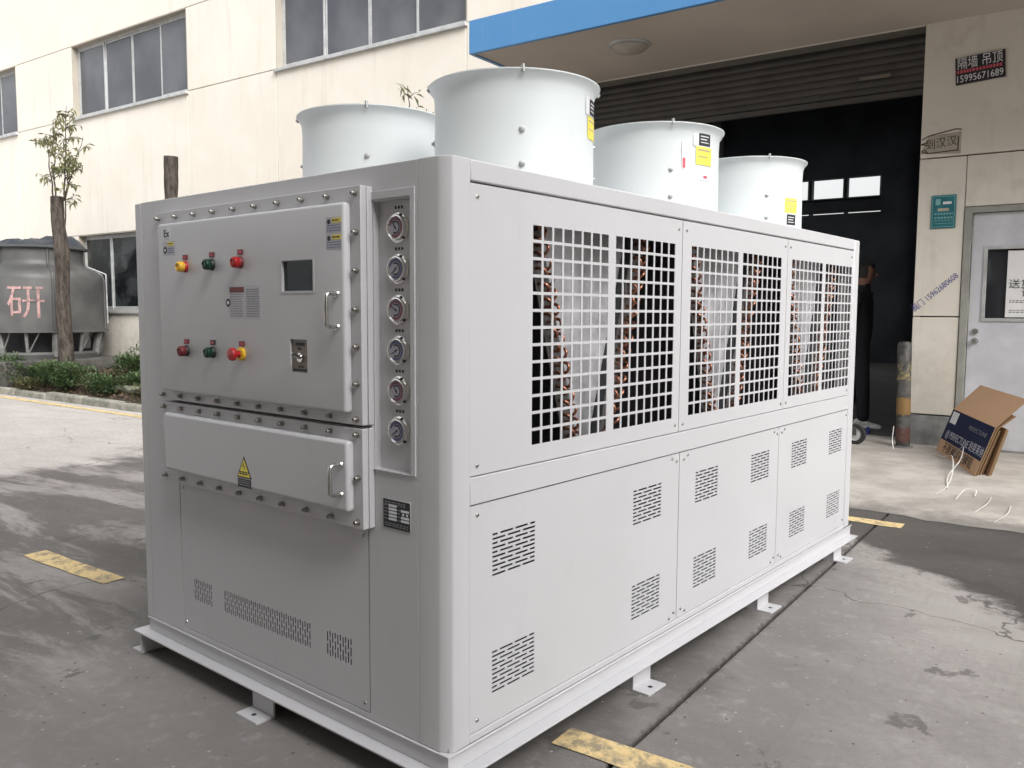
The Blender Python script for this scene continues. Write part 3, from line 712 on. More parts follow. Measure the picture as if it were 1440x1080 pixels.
# condenser coils, two slanted packs to each V, copper return bends on the near end
BEND = MB()
pts = [(0, 0, -.017)] + [(0, -.016 - .017 * math.sin(t), -.017 * math.cos(t)) for t in [math.pi * k / 6 for k in range(7)]] + [(0, 0, .017)]
BEND.tube(pts, .0055, 6); BEND = BEND.mesh('return_bend', 'copper'); BEND.polygons.foreach_set('use_smooth', [True] * len(BEND.polygons))
for cx in (.772, 1.757, 2.735):
    for s_ in (-1, 1):
        xt, xb_ = cx + s_ * .335, cx + s_ * .095; zt, zb = 1.69, .90; th = .062
        dx = Vector((xt - xb_, 0, zt - zb)).normalized(); nx_ = Vector((dx.z, 0, -dx.x)) * (th / 2)
        co = empty('condenser_coil', (0, 0, 0), 0, ch)
        q = MB(); A = Vector((xb_, 0, zb)); B = Vector((xt, 0, zt)); vs = []
        for y in (.094, W - .1):
            for P, sg_ in ((A, -1), (A, 1), (B, 1), (B, -1)): p = P + nx_ * sg_; vs.append((p.x, y, p.z))
        q.add(vs, [(0, 1, 2, 3), (7, 6, 5, 4), (0, 4, 5, 1), (1, 5, 6, 2), (2, 6, 7, 3), (3, 7, 4, 0)]); q.build('fin_pack', 'fin', co)
        q = MB(); vs = []
        for y in (.088, .0925):
            for P, sg_ in ((A, -1.15), (A, 1.15), (B, 1.15), (B, -1.15)): p = P + nx_ * sg_; vs.append((p.x, y, p.z))
        q.add(vs, [(0, 1, 2, 3), (7, 6, 5, 4), (0, 4, 5, 1), (1, 5, 6, 2), (2, 6, 7, 3), (3, 7, 4, 0)]); q.build('end_plate', 'endplate', co)
        n = 17
        for k in range(n):
            for row in (-.5, .5):
                t = (k + .5 + (.25 if row > 0 else -.1)) / n; p = A.lerp(B, t) + nx_ * row
                o = link('return_bend', BEND, co, loc=(p.x, .0875, p.z)); o.rotation_euler = (0, math.atan2(dx.x, dx.z) + row * .9, 0)
    q = MB(); q.add([(cx - .06, .13, .90), (cx + .06, .13, .90), (cx + .30, .13, 1.69), (cx - .30, .13, 1.69), (cx - .06, .132, .90), (cx + .06, .132, .90), (cx + .30, .132, 1.69), (cx - .30, .132, 1.69)], [(0, 1, 2, 3), (7, 6, 5, 4), (0, 4, 5, 1), (1, 5, 6, 2), (2, 6, 7, 3), (3, 7, 4, 0)]); q.build('coil_end_sheet', 'coilsheet', ch)
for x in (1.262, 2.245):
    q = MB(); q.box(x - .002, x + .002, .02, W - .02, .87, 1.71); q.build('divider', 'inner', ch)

# ---- fans
def fan(cx, cy, style):
    fr = empty('fan_shroud', (cx, cy, ZT), 0, ch)
    q = MB(); q.lathe([(.302, .001), (.302, .006), (.286, .008), (.281, .02), (.279, .30), (.281, .335), (.287, .352), (.297, .364), (.3015, .369), (.3015, .373), (.296, .372), (.284, .358), (.276, .338), (.274, .30), (.274, .004)], 64); q.build('drum', 'fanpaint', fr, smooth=True)
    for az in (45, 135, 225, 315):
        a = R_(az)
        for z in (.075, .185):
            q = MB(); q.lathe([(0, .011), (.005, .011), (.0062, .004), (.011, .003), (.0115, 0)], 8, T=Matrix.Translation((.2795 * math.cos(a), .2795 * math.sin(a), z)) @ Matrix.Rotation(a, 4, 'Z') @ Matrix.Rotation(math.pi / 2, 4, 'Y')); q.build('bolt', 'galv', fr)
        q = MB(); q.cyl((.298 * math.cos(a), .298 * math.sin(a), .36), (.298 * math.cos(a), .298 * math.sin(a), .384), .006, n=8); q.cyl((.29 * math.cos(a), .29 * math.sin(a), .368), (.307 * math.cos(a), .307 * math.sin(a), .368), .0035, n=6); q.build('rim_bolt', 'galv', fr)
    im = MB(); im.lathe([(0, .24), (.06, .235), (.075, .2), (.075, .12), (.0, .12)], 20)
    for k in range(5):
        T = Matrix.Rotation(2 * math.pi * k / 5, 4, 'Z'); im.box(.07, .262, -.07, .07, -.003, .003, T=T @ Matrix.Translation((0, 0, .16)) @ Matrix.Rotation(R_(28), 4, 'X'))
    im.build('impeller', 'black', fr, smooth=True)
    gd = MB()
    for r in (.1, .16, .22, .268):
        gd.tube([(r * math.cos(t), r * math.sin(t), .30) for t in [2 * math.pi * k / 28 for k in range(29)]], .0025, 5)
    for k in range(4): a = math.pi * k / 4 + .4; gd.cyl((-.273 * math.cos(a), -.273 * math.sin(a), .303), (.273 * math.cos(a), .273 * math.sin(a), .303), .0035, n=6)
    gd.build('guard', 'galv', fr)
    def patch(nm, mat, a0, a1, z0, z1, r=.2815):
        q = MB(); q.lathe([(r, z0), (r, z1)], 8, a0=R_(a0), a1=R_(a1)); q.build(nm, mat, fr, smooth=True)
    A = style[0]
    patch('yellow_label', 'sticker_yellow', A - 10, A + 10, style[1] - .037, style[1] + .037)
    patch('data_label_backing', 'white', A - 13, A + 8, style[2] - .03, style[2] + .03); patch('data_label', 'ink', A - 7, A + 7.5, style[2] - .026, style[2] + .026, .2822)
    patch('label_print', 'white', A - 5, A + 5, style[2] + .010, style[2] + .014, .2826); patch('label_print', 'white', A - 5, A + 3, style[2] - .002, style[2] + .002, .2826); patch('label_print', 'white', A - 5, A + 5, style[2] - .014, style[2] - .011, .2826); patch('label_print', 'tan', A - 8, A + 8, style[1] + .020, style[1] + .026, .2822); patch('label_print', 'tan', A - 8, A + 4, style[1] - .006, style[1] - .002, .2822)
    if style[3]:
        patch('small_label', 'white', A - 24, A - 19, style[1] - .06, style[1] + .05); patch('red_mark', 'redprint', A - 23, A - 20.5, style[1] - .055, style[1] - .015, .2822); patch('lower_label', 'white', A - 8, A + 10, style[1] - .10, style[1] - .07); patch('red_mark', 'redprint', A - 1, A + 4, style[1] - .09, style[1] - .08, .2822)
    return fr
FX = (.769, 1.736, 2.703)
fan(FX[0], .419, (292, .225, .295, False)); fan(FX[1], .419, (258, .248, .315, True)); fan(FX[2], .419, (256, .140, .07, False))
for x in FX: fan(x, 1.174, (330, .2, .27, False))
bpy.context.view_layer.update()

# ---- lower service panel on the front with vertical slots
def vslots(y0, y1, n):
    q = []; p = (y1 - y0) / n
    for k in range(n):
        a = y0 + k * p + p * .19; b = y0 + (k + 1) * p - p * .19
        if k % 2: q += [(a, b, .294, .329), (a, b, .336, .368)]
        else: q += [(a, b, .290, .311), (a, b, .317, .346), (a, b, .352, .372)]
    return q
sp = MB(); sp.plate([.3215, 1.3725], [.171, .7315], vslots(.400, .524, 10) + vslots(.600, 1.096, 40) + vslots(1.172, 1.296, 10), lambda u, v, d: (.001 + d, u, v), .0025); spo = sp.build('service_panel', 'paint', ch)
for y in (.342, 1.352):
    for z in (.195, .70): link('screw', SCREW, spo, loc=(.001, y, z), rot=ROT_FRONT)

# ---- explosion proof control box: flanges, lids, bolts, fittings
bpy.context.view_layer.update()
def solid_cut(q, cuts, mats, name, parent, bevel):
    o = q.build(name, mats, None, bevel=bevel, seg=3)
    cs = []
    for c in cuts:
        k = MB(); k.box(*c); cc = k.build('cutter', mats); cs.append(cc)
        md = o.modifiers.new('cut', 'BOOLEAN'); md.object = cc; md.operation = 'DIFFERENCE'; md.solver = 'EXACT'
    dg = bpy.context.evaluated_depsgraph_get(); dg.update(); me = bpy.data.meshes.new_from_object(o.evaluated_get(dg))
    for cc in cs: bpy.data.objects.remove(cc)
    bpy.data.objects.remove(o)
    me.polygons.foreach_set('use_smooth', [True] * len(me.polygons)); me.set_sharp_from_angle(angle=R_(38))
    ob = bpy.data.objects.new(name, me); COL.objects.link(ob); ob.parent = parent; return ob
HB = MB(); HB.lathe([(0, -.0005), (.0098, -.0005), (.0098, .0018), (.0070, .002)], 12); HB.lathe([(.0070, .002), (.0070, .0135), (.0060, .0152), (.0032, .0152), (.0032, .009), (0, .009)], 6 * 2)
BOLT = HB.mesh('bolt', 'boltsteel'); BOLT.polygons.foreach_set('use_smooth', [True] * len(BOLT.polygons)); BOLT.set_sharp_from_angle(angle=R_(40))
def flange(name, y0, y1, z0, z1):
    q = MB(); q.box(-.0205, -.0005, y0, y1, z0, z1); q.box(-.0445, -.0235, y0, y1, z0, z1); q.box(-.0236, -.0204, y0 + .006, y1 - .006, z0 + .006, z1 - .006); return q.build(name, 'paint', ch, bevel=.0022)
f1 = flange('upper_box_flange', .289, 1.405, 1.030, 1.693); f2 = flange('lower_box_flange', .289, 1.405, .733, 1.020)
yrow = [.297 + k * .1193 for k in range(10)]
for y in yrow:
    link('bolt', BOLT, f1, loc=(-.0445, y + .014, 1.672), rot=ROT_FRONT); link('bolt', BOLT, f1, loc=(-.0445, y + .014, 1.047), rot=ROT_FRONT)
    link('bolt', BOLT, f2, loc=(-.0445, y + .014, 1.003), rot=ROT_FRONT); link('bolt', BOLT, f2, loc=(-.0445, y + .014, .752), rot=ROT_FRONT)
for z in (1.566, 1.461, 1.354, 1.250, 1.146):
    for y in (.307,): link('bolt', BOLT, f1, loc=(-.0445, y, z), rot=ROT_FRONT)
for y in (.307,): link('bolt', BOLT, f2, loc=(-.0445, y, .88), rot=ROT_FRONT)
q = MB(); q.box(-.074, -.0447, .326, 1.342, 1.064, 1.648)
lid = solid_cut(q, [(-.09, -.0655, .4625, .611, 1.407, 1.496), (-.09, -.066, .496, .578, 1.168, 1.266)], 'paint', 'upper_lid', ch, .010)
q = MB(); q.box(-.074, -.0447, .322, 1.338, .782, .986); lid2 = q.build('lower_lid', 'paint', ch, bevel=.010, seg=3)
# small hinge plates at the left of the box
for z in (1.683, .93, .765):
    q = MB(); q.box(-.018, -.0005, 1.4055, 1.475, z - .008, z + .008); q.build('hinge_plate', 'paint', ch, bevel=.002)
q = MB(); q.box(-.0662, -.0652, .4635, .610, 1.408, 1.495); q.build('display_screen', 'screen', lid)
q = MB(); q.box(-.067, -.0661, .598, .610, 1.408, 1.495); q.build('display_edge', 'black', lid)
q = MB(); q.plate([.456, .617], [1.401, 1.502], [(.4625, .611, 1.407, 1.496)], lambda u, v, d: (-.0757 + d, u, v), .0015); q.build('display_frame', 'paint', lid)
q = MB(); q.box(-.0675, -.0655, .497, .577, 1.169, 1.265); q.build('switch_plate', 'bronze', lid)
q = MB(); q.cyl((-.0676, .536, 1.213), (-.072, .536, 1.213), .014, n=16); q.cyl((-.072, .536, 1.213), (-.092, .538, 1.222), .0055, .007, n=12); q.lathe([(0, .007), (.007, .003), (.007, 0)], 12, T=Matrix.Translation((-.092, .538, 1.222)) @ Matrix.Rotation(-math.pi / 2, 4, 'Y')); q.build('toggle_switch', 'steel', lid, smooth=True)
for (y0, y1, z0, z1) in ((.515, .56, 1.247, 1.257), (.52, .548, 1.183, 1.188), (.503, .57, 1.172, 1.179), (.53, .55, 1.235, 1.242)):
    q = MB(); q.box(-.0679, -.0674, y0, y1, z0, z1); q.build('switch_marking', 'ink', lid)
def handle(par, y, z0, z1):
    q = MB(); p = [(-.073, y, z1)] + [(-.100 - .012 * math.sin(t), y, z1 - .012 + .012 * math.cos(t)) for t in [math.pi / 2 * k / 5 for k in range(6)]] + [(-.100 - .012 * math.cos(t), y, z0 + .012 - .012 * math.sin(t)) for t in [math.pi / 2 * k / 5 for k in range(6)]] + [(-.073, y, z0)]
    q.tube(p, .0062, 10)
    for z in (z0, z1): q.cyl((-.0741, y, z), (-.080, y, z), .011, .009, n=14)
    return q.build('pull_handle', 'steel', par, smooth=True)
handle(lid, .357, 1.306, 1.398); handle(lid2, .350, .832, .918)
def button(y, z, mats, tagmat, stop=False):
    T = Matrix.Translation((-.0742, y, z)) @ Matrix.Rotation(-math.pi / 2, 4, 'Y')
    q = MB()
    if stop:
        q.lathe([(.0, 0), (.021, 0), (.021, .010), (.012, .012)], 20, 1, T); q.lathe([(.010, .012), (.010, .026), (.020, .030), (.0215, .036), (.019, .043), (0, .046)], 20, 0, T)
    else:
        q.lathe([(0, 0), (.0185, 0), (.0185, .007), (.0165, .010)], 20, 1, T); q.lathe([(.0165, .010), (.0175, .012), (.0175, .024), (.0165, .028), (.011, .031), (.010, .028), (0, .028)], 20, 0, T)
    b = q.build('push_button', mats, lid, smooth=True)
    q = MB(); q.box(-.0775, -.0742, y - .014, y + .012, z + .024, z + .040, 0); q.box(-.078, -.0774, y - .009, y - .002, z + .028, z + .036, 1); q.box(-.078, -.0774, y + .001, y + .008, z + .028, z + .036, 1); q.build('button_tag', [tagmat, 'redprint'], lid)
button(1.158, 1.495, ['yellow', 'red'], 'dred'); button(.992, 1.497, ['green', 'black'], 'dred'); button(.828, 1.499, ['red', 'dred'], 'dred')
button(1.164, 1.211, ['dred', 'black'], 'dred'); button(.998, 1.212, ['green', 'black'], 'ink'); button(.83, 1.213, ['red', 'yellow'], 'dred', True)
xs = -.0746
def fM(y, z, x=xs - .0008): return wallM(y, z, x)
def lab(name, mat, y0, y1, z0, z1, par=lid, x=xs):
    q = MB(); q.box(x, x + .0011, y0, y1, z0, z1); return q.build(name, mat, par)
def lines(y0, y1, zs, mat='greyink', h_=.002, par=lid, x=xs - .0005, l=(.004, .016)):
    q = MB()
    for z in zs:
        y = y1
        while y > y0 + .004:
            k = min(random.uniform(*l), y - y0); q.box(x, x + .0003, y - k, y, z - h_ / 2, z + h_ / 2); y -= k + .003
    return q.build('print_line', mat, par)
def disc(y, z, r, mat, par=lid, x=xs - .0006):
    q = MB(); q.cyl((x, y, z), (x + .0009, y, z), r, n=16); return q.build('round_symbol', mat, par)
lab('rating_label', 'label_grey', .722, .897, 1.326, 1.428); lab('label_header', 'dred', .812, .892, 1.406, 1.423, x=xs - .0006)
lines(.82, .89, [1.40 - k * .0075 for k in range(10)], l=(.01, .04)); lines(.73, .80, [1.415 - k * .0075 for k in range(12)], 'greyink', .003); disc(.902, 1.374, .013, 'ink'); disc(.902, 1.374, .006, 'white', x=xs - .0011)
for y0, z0 in ((.332, 1.566), (.332, 1.520)):
    lab('warning_label', 'label_grey', y0, y0 + .068, z0, z0 + .043); lab('label_header', 'sticker_yellow', y0 + .003, y0 + .042, z0 + .027, z0 + .040, x=xs - .0006); lines(y0 + .004, y0 + .064, [z0 + .006, z0 + .013, z0 + .020], 'blueink', .0018); disc(y0 + .056, z0 + .031, .007, 'ink')
    lines(y0 + .006, y0 + .040, [z0 + .034], 'brownink', .004, x=xs - .0011)
lab('ex_plate', 'white', 1.252, 1.302, 1.594, 1.630); text('lettering', 'Ex', .036, 'ink', lid, fM(1.277, 1.612, xs - .0003), width=.034)
lab('notice_label', 'label_grey', 1.222, 1.304, 1.538, 1.586); disc(1.288, 1.556, .012, 'ink'); disc(1.288, 1.556, .005, 'white', x=xs - .0011); lines(1.226, 1.27, [1.547, 1.554, 1.561], 'blueink', .002); lab('label_header', 'sticker_yellow', 1.232, 1.272, 1.570, 1.583, x=xs - .0006); lines(1.234, 1.27, [1.577], 'brownink', .003, x=xs - .0011)
# warning triangle on the lower lid
q = MB(); q.add([(xs, .874, .815), (xs, .792, .815), (xs, .833, .886), (xs + .0012, .874, .815), (xs + .0012, .792, .815), (xs + .0012, .833, .886)], [(0, 1, 2), (3, 5, 4), (0, 3, 4, 1), (1, 4, 5, 2), (2, 5, 3, 0)]); q.build('warning_triangle', 'ink', lid2)
q = MB(); x = xs - .0006; q.add([(x, .867, .819), (x, .799, .819), (x, .833, .878)], [(0, 1, 2)]); q.build('warning_triangle_field', 'sticker_yellow', lid2)
q = MB(); x = xs - .001; q.add([(x, .836, .868), (x, .840, .851), (x, .834, .853), (x, .830, .838), (x, .829, .855), (x, .834, .854)], [(0, 1, 2, 5), (2, 3, 4, 5)]); q.build('lightning_bolt', 'ink', lid2)
lines(.808, .858, [.828, .834], 'ink', .004, lid2, xs - .001)
lab('warning_strip', 'ink', .796, .870, .783 + .001, .812, lid2, xs); lines(.80, .866, [.806, .799, .792], 'greyink', .004, lid2, xs - .0005)

# ---- gauges
for k in range(6):
    z = 1.578 - k * .1122; y = .208
    gg = empty('pressure_gauge', (.022, y, z), 0, ch); T = Matrix.Rotation(-math.pi / 2, 4, 'Y')
    q = MB(); q.lathe([(.041, 0), (.041, .003), (.036, .004), (.0355, .011), (.034, .0145), (.031, .0150), (.0285, .012)], 28, T=T); q.build('bezel', 'chrome', gg, smooth=True)
    q = MB(); q.lathe([(.0288, .0125), (0, .0125)], 24, T=T); q.build('dial', 'dial', gg)
    ringm = 'dialred' if k % 2 == 0 else 'dialblue'
    q = MB(); q.lathe([(.0275, .0130), (.020, .0130)], 22, T=T @ Matrix.Rotation(R_(150), 4, 'Z'), a0=0, a1=R_(285)); q.build('scale_ring', ringm, gg)
    q = MB(); q.lathe([(.018, .0130), (.0135, .0130)], 18, T=T @ Matrix.Rotation(R_(150), 4, 'Z'), a0=0, a1=R_(240)); q.build('inner_scale', 'ink', gg)
    q = MB(); a = R_((35, 130, 60, 120, 40, 125)[k]); q.box(-.008, .021, -.0012, .0012, .0134, .0140, T=T @ Matrix.Rotation(a, 4, 'Z')); q.cyl((0, 0, .0134), (0, 0, .0150), .003, n=10, T=T); q.build('needle', 'ink', gg)
    for aa in (100, 220, 340):
        q = MB(); q.cyl((.0375 * math.cos(R_(aa)), .0375 * math.sin(R_(aa)), .004), (.0375 * math.cos(R_(aa)), .0375 * math.sin(R_(aa)), .0075), .0032, n=8, T=T); q.build('bezel_screw', 'ink', gg)
    q = MB()
    for j in range(3): q.box(.0212, .0219, y - .018 + j * .0125, y - .0105 + j * .0125, z + .051, z + .059)
    q.build('gauge_marking', 'ink', ch)
# nameplate
npl = empty('nameplate', (0, 0, 0), 0, ch)
q = MB(); q.box(-.0025, -.0004, .141, .253, .741, .826); q.build('plate_rim', 'alu', npl, bevel=.002)
q = MB(); q.box(-.0032, -.0024, .143, .251, .743, .824); q.build('plate', 'ink', npl)
for j in range(5): q = MB(); q.box(-.0038, -.0031, .196, .228, .766 + j * .0095, .7725 + j * .0095); q.build('field', 'white', npl)
for j in (0, 1, 3): q = MB(); q.box(-.0038, -.0031, .146, .178, .766 + j * .0095, .7725 + j * .0095); q.build('field', 'white', npl)
for yy in (.150, .166): q = MB(); q.box(-.0038, -.0031, yy, yy + .007, .785, .7915); q.build('field', 'white', npl)
lines(.155, .245, [.817, .811], 'greyink', .003, npl, -.0036); lines(.150, .245, [.756, .750], 'greyink', .003, npl, -.0036); lines(.231, .247, [.769, .779, .789, .798, .807], 'greyink', .003, npl, -.0036); lines(.181, .193, [.769, .779, .789, .798], 'greyink', .003, npl, -.0036)

# ---- base frame: channel with the lower flange turned out, and feet
bf = empty('base_frame', (0, 0, 0), 0, ch)
def chan(q, horizontal, a, b, pos, sgn):
    # web, upper lip and lower flange; sgn = outward direction
    def bx(o0, o1, z0, z1):
        lo, hi = sorted((pos + sgn * o0, pos + sgn * o1))
        if horizontal == 'x': q.box(a + (0 if z1 < .0925 else .045), b, lo, hi, z0, z1)
        else: q.box(lo, hi, a, b, z0, z1)
    bx(-.010, -.003, .0925, .1435); bx(-.0025, .006, .1438, .1492)
    bx(-.010, .040, .0845, .0922)
q = MB(); chan(q, 'x', -.04, L + .04, 0, -1); q.build('side_channel', 'paint', bf, bevel=.0022)
q = MB(); q.box(.0035, .0099, .0035, .0099, .0926, .1488); q.box(-.0058, .0047, -.0058, .0102, .1440, .1490); q.box(-.0058, .034, -.0058, .034, .1491, .1498); q.build('corner_filler', 'paint', bf)
q = MB(); chan(q, 'x', -.04, L + .04, W, 1); q.build('side_channel', 'paint', bf, bevel=.0022)
q = MB(); chan(q, 'y', .0105, W - .0105, 0, -1); q.build('front_channel', 'paint', bf, bevel=.0022)
q = MB(); chan(q, 'y', .0105, W - .0105, L, 1); q.build('rear_channel', 'paint', bf, bevel=.0022)
FT = MB(); FT.box(-.06, .06, 0, .007, .0, .0842); FT.box(-.06, .06, -.065, -.0002, .0, .007); FT.cyl((0, -.035, .0071), (0, -.035, .0078), .009, n=12, m=1); FT.box(-.058, -.052, .0072, .06, 0, .084); FOOT = FT.mesh('mounting_foot', ['paint', 'ink'])
def foot(x, y, rz): link('mounting_foot', FOOT, ch, bevel=.0015, loc=(x, y, 0), rot=(0, 0, rz))
for x in (1.0, 2.07, 3.07): foot(x, -.006, 0); foot(x, W + .006, math.pi)
foot(.03, W + .006, math.pi); foot(.03, -.006, 0); foot(-.006, .86, -math.pi / 2); foot(L + .006, .86, math.pi / 2)

# ================================================================== COOLING TOWER
tw = tag(empty('cooling_tower', (5.74, 14.12, 0)), 'grey round fibreglass cooling tower with a faded red character', 'cooling tower')
RB = 1.06
q = MB(); q.lathe([(RB + .03, .955), (RB + .03, .985), (RB, .99), (RB, 1.86), (RB - .03, 1.95), (RB - .12, 2.02), (.80, 2.07), (.75, 2.12), (.735, 2.20), (.735, 2.38), (.79, 2.40), (.79, 2.43), (.71, 2.43), (.71, 2.1)], 48); q.build('casing', 'towergrey', tw, smooth=True)
for k in range(6):
    a = R_(15 + 60 * k); q = MB()
    q.tube([((r + .012) * math.cos(a), (r + .012) * math.sin(a), z) for r, z in ((RB, 1.0), (RB, 1.86), (RB - .03, 1.95), (RB - .12, 2.02), (.80, 2.07), (.75, 2.12), (.735, 2.2), (.735, 2.38))], .022, 6); q.build('seam_rib', 'towergrey', tw)
q = MB(); q.lathe([(.0, .57), (.9, .57), (.95, .62), (.98, .58), (.92, .30), (.0, .28)], 40); q.build('basin', 'towergrey', tw, smooth=True)
q = MB(); q.box(-1.15, 1.05, -1.15, 1.25, .02, .50); q.build('plinth', 'towerplinth', tw, bevel=.02)
for k in range(14):
    a = 2 * math.pi * k / 14; b = a + .20
    q = MB(); q.tube([(.93 * math.cos(a), .93 * math.sin(a), .55), (1.0 * math.cos(a), 1.0 * math.sin(a), .965)], .028 if k % 2 else .06, 6); q.tube([(.93 * math.cos(a), .93 * math.sin(a), .58), (1.0 * math.cos(b), 1.0 * math.sin(b), .96)], .014, 5); q.build('strut', 'plinth', tw)
q = MB(); q.lathe([(.60, .6), (.62, .98)], 24); q.build('inner_fill', 'inner', tw)
# wrinkled dark tarp on the top
q = MB(); rnd = random.Random(4); vs = [(0, 0, .12)]; n, rr = 26, 5
for j in range(1, rr + 1):
    for i in range(n):
        a = 2 * math.pi * i / n; r = .80 * j / rr; hgt = .10 * (1 - (j / rr) ** 2) + rnd.uniform(-.03, .05) + .16 * math.exp(-((a - 5.3) ** 2) * 4) * (1 - abs(j - 3.4) / 4)
        vs.append((r * math.cos(a), r * math.sin(a), (hgt if j < rr else -.06)))
fs = [(0, 1 + i, 1 + (i + 1) % n) for i in range(n)] + [(1 + (j - 1) * n + i, 1 + j * n + i, 1 + j * n + (i + 1) % n, 1 + (j - 1) * n + (i + 1) % n) for j in range(1, rr) for i in range(n)]
q.add(vs, fs); tp = q.build('tarp', 'tarp', None, smooth=True, loc=(5.74, 14.12, 2.45)); tag(tp, 'crumpled dark tarp covering the cooling tower top', 'tarp')
# curved character
tmp = text('character', '研', .60, 'tower_red', tw, Matrix.Identity(4), ext=.002)
az0 = math.atan2(-1.394 - 14.12, -1.686 - 5.74) - .20
for v in tmp.data.vertices:
    a = az0 + v.co.x / (RB + .004); r = RB + .006 + v.co.z; v.co = (r * math.cos(a), r * math.sin(a), 1.43 + v.co.y)
q = MB(); q.tube([(.80 * math.cos(5.6), .80 * math.sin(5.6), 2.10), (1.085 * math.cos(5.6), 1.085 * math.sin(5.6), 1.98), (1.09 * math.cos(5.6), 1.09 * math.sin(5.6), 1.1)], .014, 6); q.build('pipe', 'alu', tw)

# ================================================================== TREES AND SHRUBS
def leafquad(q, p, d, up_, ln, wd, droop=.2):
    d = d.normalized(); s_ = d.cross(up_)
    if s_.length < 1e-3: s_ = d.orthogonal()
    s_.normalize(); nrm = s_.cross(d)
    a = p; b = p + d * ln * .5 + nrm * ln * .06; c = p + d * ln - nrm * ln * droop
    q.add([a, b + s_ * wd / 2, c, b - s_ * wd / 2], [(0, 1, 2), (0, 2, 3)])
def pruned_tree(name, loc, pts, rads, label, shoots, seed, lpt=0):
    t = tag(empty(name, loc), label, 'tree', 'pruned street trees in the planting bed'); rnd = random.Random(seed)
    q = MB(); P = []; Rr = []
    for i in range(len(pts) - 1):
        for k in range(5):
            f = k / 5; P.append(Vector(pts[i]).lerp(Vector(pts[i + 1]), f)); Rr.append((rads[i] * (1 - f) + rads[i + 1] * f) * rnd.uniform(.93, 1.07))
    P.append(Vector(pts[-1])); Rr.append(rads[-1])
    q.tube(P, Rr, 12); trunk = q.build('trunk', 'bark', t, smooth=True)
    if shoots:
        cr = MB(); lf = MB()
        for (base, tip, dens) in shoots:
            base = Vector(base); tip = Vector(tip); n = 8; pp_ = []
            for k in range(n + 1):
                f = k / n; pp_.append(base.lerp(tip, f) + Vector((rnd.uniform(-.02, .02), rnd.uniform(-.02, .02), 0)) * min(1, f * 3))
            cr.tube(pp_, [.014 * (1 - .75 * k / n) for k in range(n + 1)], 5)
            for k in range(dens):
                f = rnd.uniform(.22, 1.0); p = base.lerp(tip, f)
                a = rnd.uniform(0, 2 * math.pi); ln = rnd.uniform(.1, .34) * (1.15 - .5 * f)
                e = p + Vector((math.cos(a) * ln, math.sin(a) * ln, rnd.uniform(.02, .22) * ln * 3))
                cr.tube([p, p.lerp(e, .5) + Vector((0, 0, .02)), e], [.005, .004, .002], 4)
                for m in range(lpt or rnd.randint(5, 9)):
                    pp2 = p.lerp(e, rnd.uniform(.35, 1.05)); dd = Vector((rnd.uniform(-1, 1), rnd.uniform(-1, 1), rnd.uniform(-1.1, .25)))
                    leafquad(lf, pp2, dd, Vector((0, 0, 1)), rnd.uniform(.07, .14), rnd.uniform(.018, .032), .25)
        cr.build('branch', 'bark', t, smooth=True); lf.build('crown', 'leaf', t)
    return t
pruned_tree('pruned_tree', (5.0, 11.82, 0), [(0, .02, .02), (.0, .0, .55), (-.02, .0, 1.5), (-.03, -.06, 2.2), (-.05, .0, 2.7), (-.03, .03, 3.06)], [.14, .115, .105, .105, .10, .095], 'pruned tree with a leafy tuft sprouting from its cut trunk',
            [((-.05, .03, 3.0), (-.08, -.02, 4.20), 16), ((.02, -.08, 3.0), (.0, -.30, 4.38), 20), ((0, -.1, 2.6), (-.05, -.42, 3.75), 12), ((-.05, .1, 3.02), (.0, .33, 4.05), 11), ((.0, -.1, 3.0), (.05, -.62, 3.9), 9)], 2)
pruned_tree('pruned_tree', (5.2, 9.22, 0), [(0, 0, .03), (0, .02, 1.2), (.02, -.02, 2.4), (0, 0, 2.9), (.0, -.02, 3.44)], [.125, .11, .1, .09, .095], 'bare dark pruned trunk without leaves beside the chiller', None, 3)
pruned_tree('pruned_tree', (5.3, 4.86, 0), [(0, 0, .03), (0, .02, 1.2), (.02, -.02, 2.3), (0, 0, 3.05)], [.11, .1, .09, .085], 'pruned trunk with a few thin sprigs showing above the fans',
            [((0, .02, 3.0), (.0, .08, 3.78), 4), ((.02, -.05, 3.0), (.0, -.2, 3.5), 2)], 9, 3)
def shrub(loc, rx, ry, h, n, label, mat, seed):
    t = tag(empty('shrub', loc), label, 'shrub', 'low shrubs along the kerb'); rnd = random.Random(seed)
    st = MB()
    lumps = [(rnd.uniform(-.55, .55) * rx, rnd.uniform(-.6, .6) * ry, rnd.uniform(.35, .7) * h, rnd.uniform(.35, .6)) for _ in range(9)]
    for k in range(9): st.tube([(0, 0, -.04), (lumps[k][0] * .5, lumps[k][1] * .5, lumps[k][2] * .5), lumps[k][:3]], [.012, .008, .004], 5)
    st.build('stem', 'bark', t); lf = MB()
    for k in range(n):
        l_ = rnd.choice(lumps); d = Vector((rnd.gauss(0, 1), rnd.gauss(0, 1), rnd.gauss(.25, .9))).normalized(); r = rnd.uniform(.55, 1.05)
        p = Vector((l_[0] + d.x * r * rx * l_[3], l_[1] + d.y * r * ry * l_[3], l_[2] + d.z * r * h * l_[3] * .8))
        if p.z < -.02: continue
        leafquad(lf, p, (d + Vector((rnd.uniform(-.8, .8), rnd.uniform(-.8, .8), rnd.uniform(-.2, .8)))), Vector((0, 0, 1)), rnd.uniform(.035, .075), rnd.uniform(.016, .032), .15)
    lf.build('foliage', mat, t); return t
shrub((4.85, 11.55, .12), .28, .75, .42, 2600, 'bright green low shrub in front of the leafy tree trunk', 'shrubleaf', 1)
shrub((4.85, 13.35, .12), .3, .6, .48, 1900, 'dense green shrub at the foot of the cooling tower', 'shrubleaf', 2)
shrub((5.45, 10.75, .2), .32, .5, .45, 1900, 'green shrub beside the leafy tree near the wall', 'shrubleaf', 3)
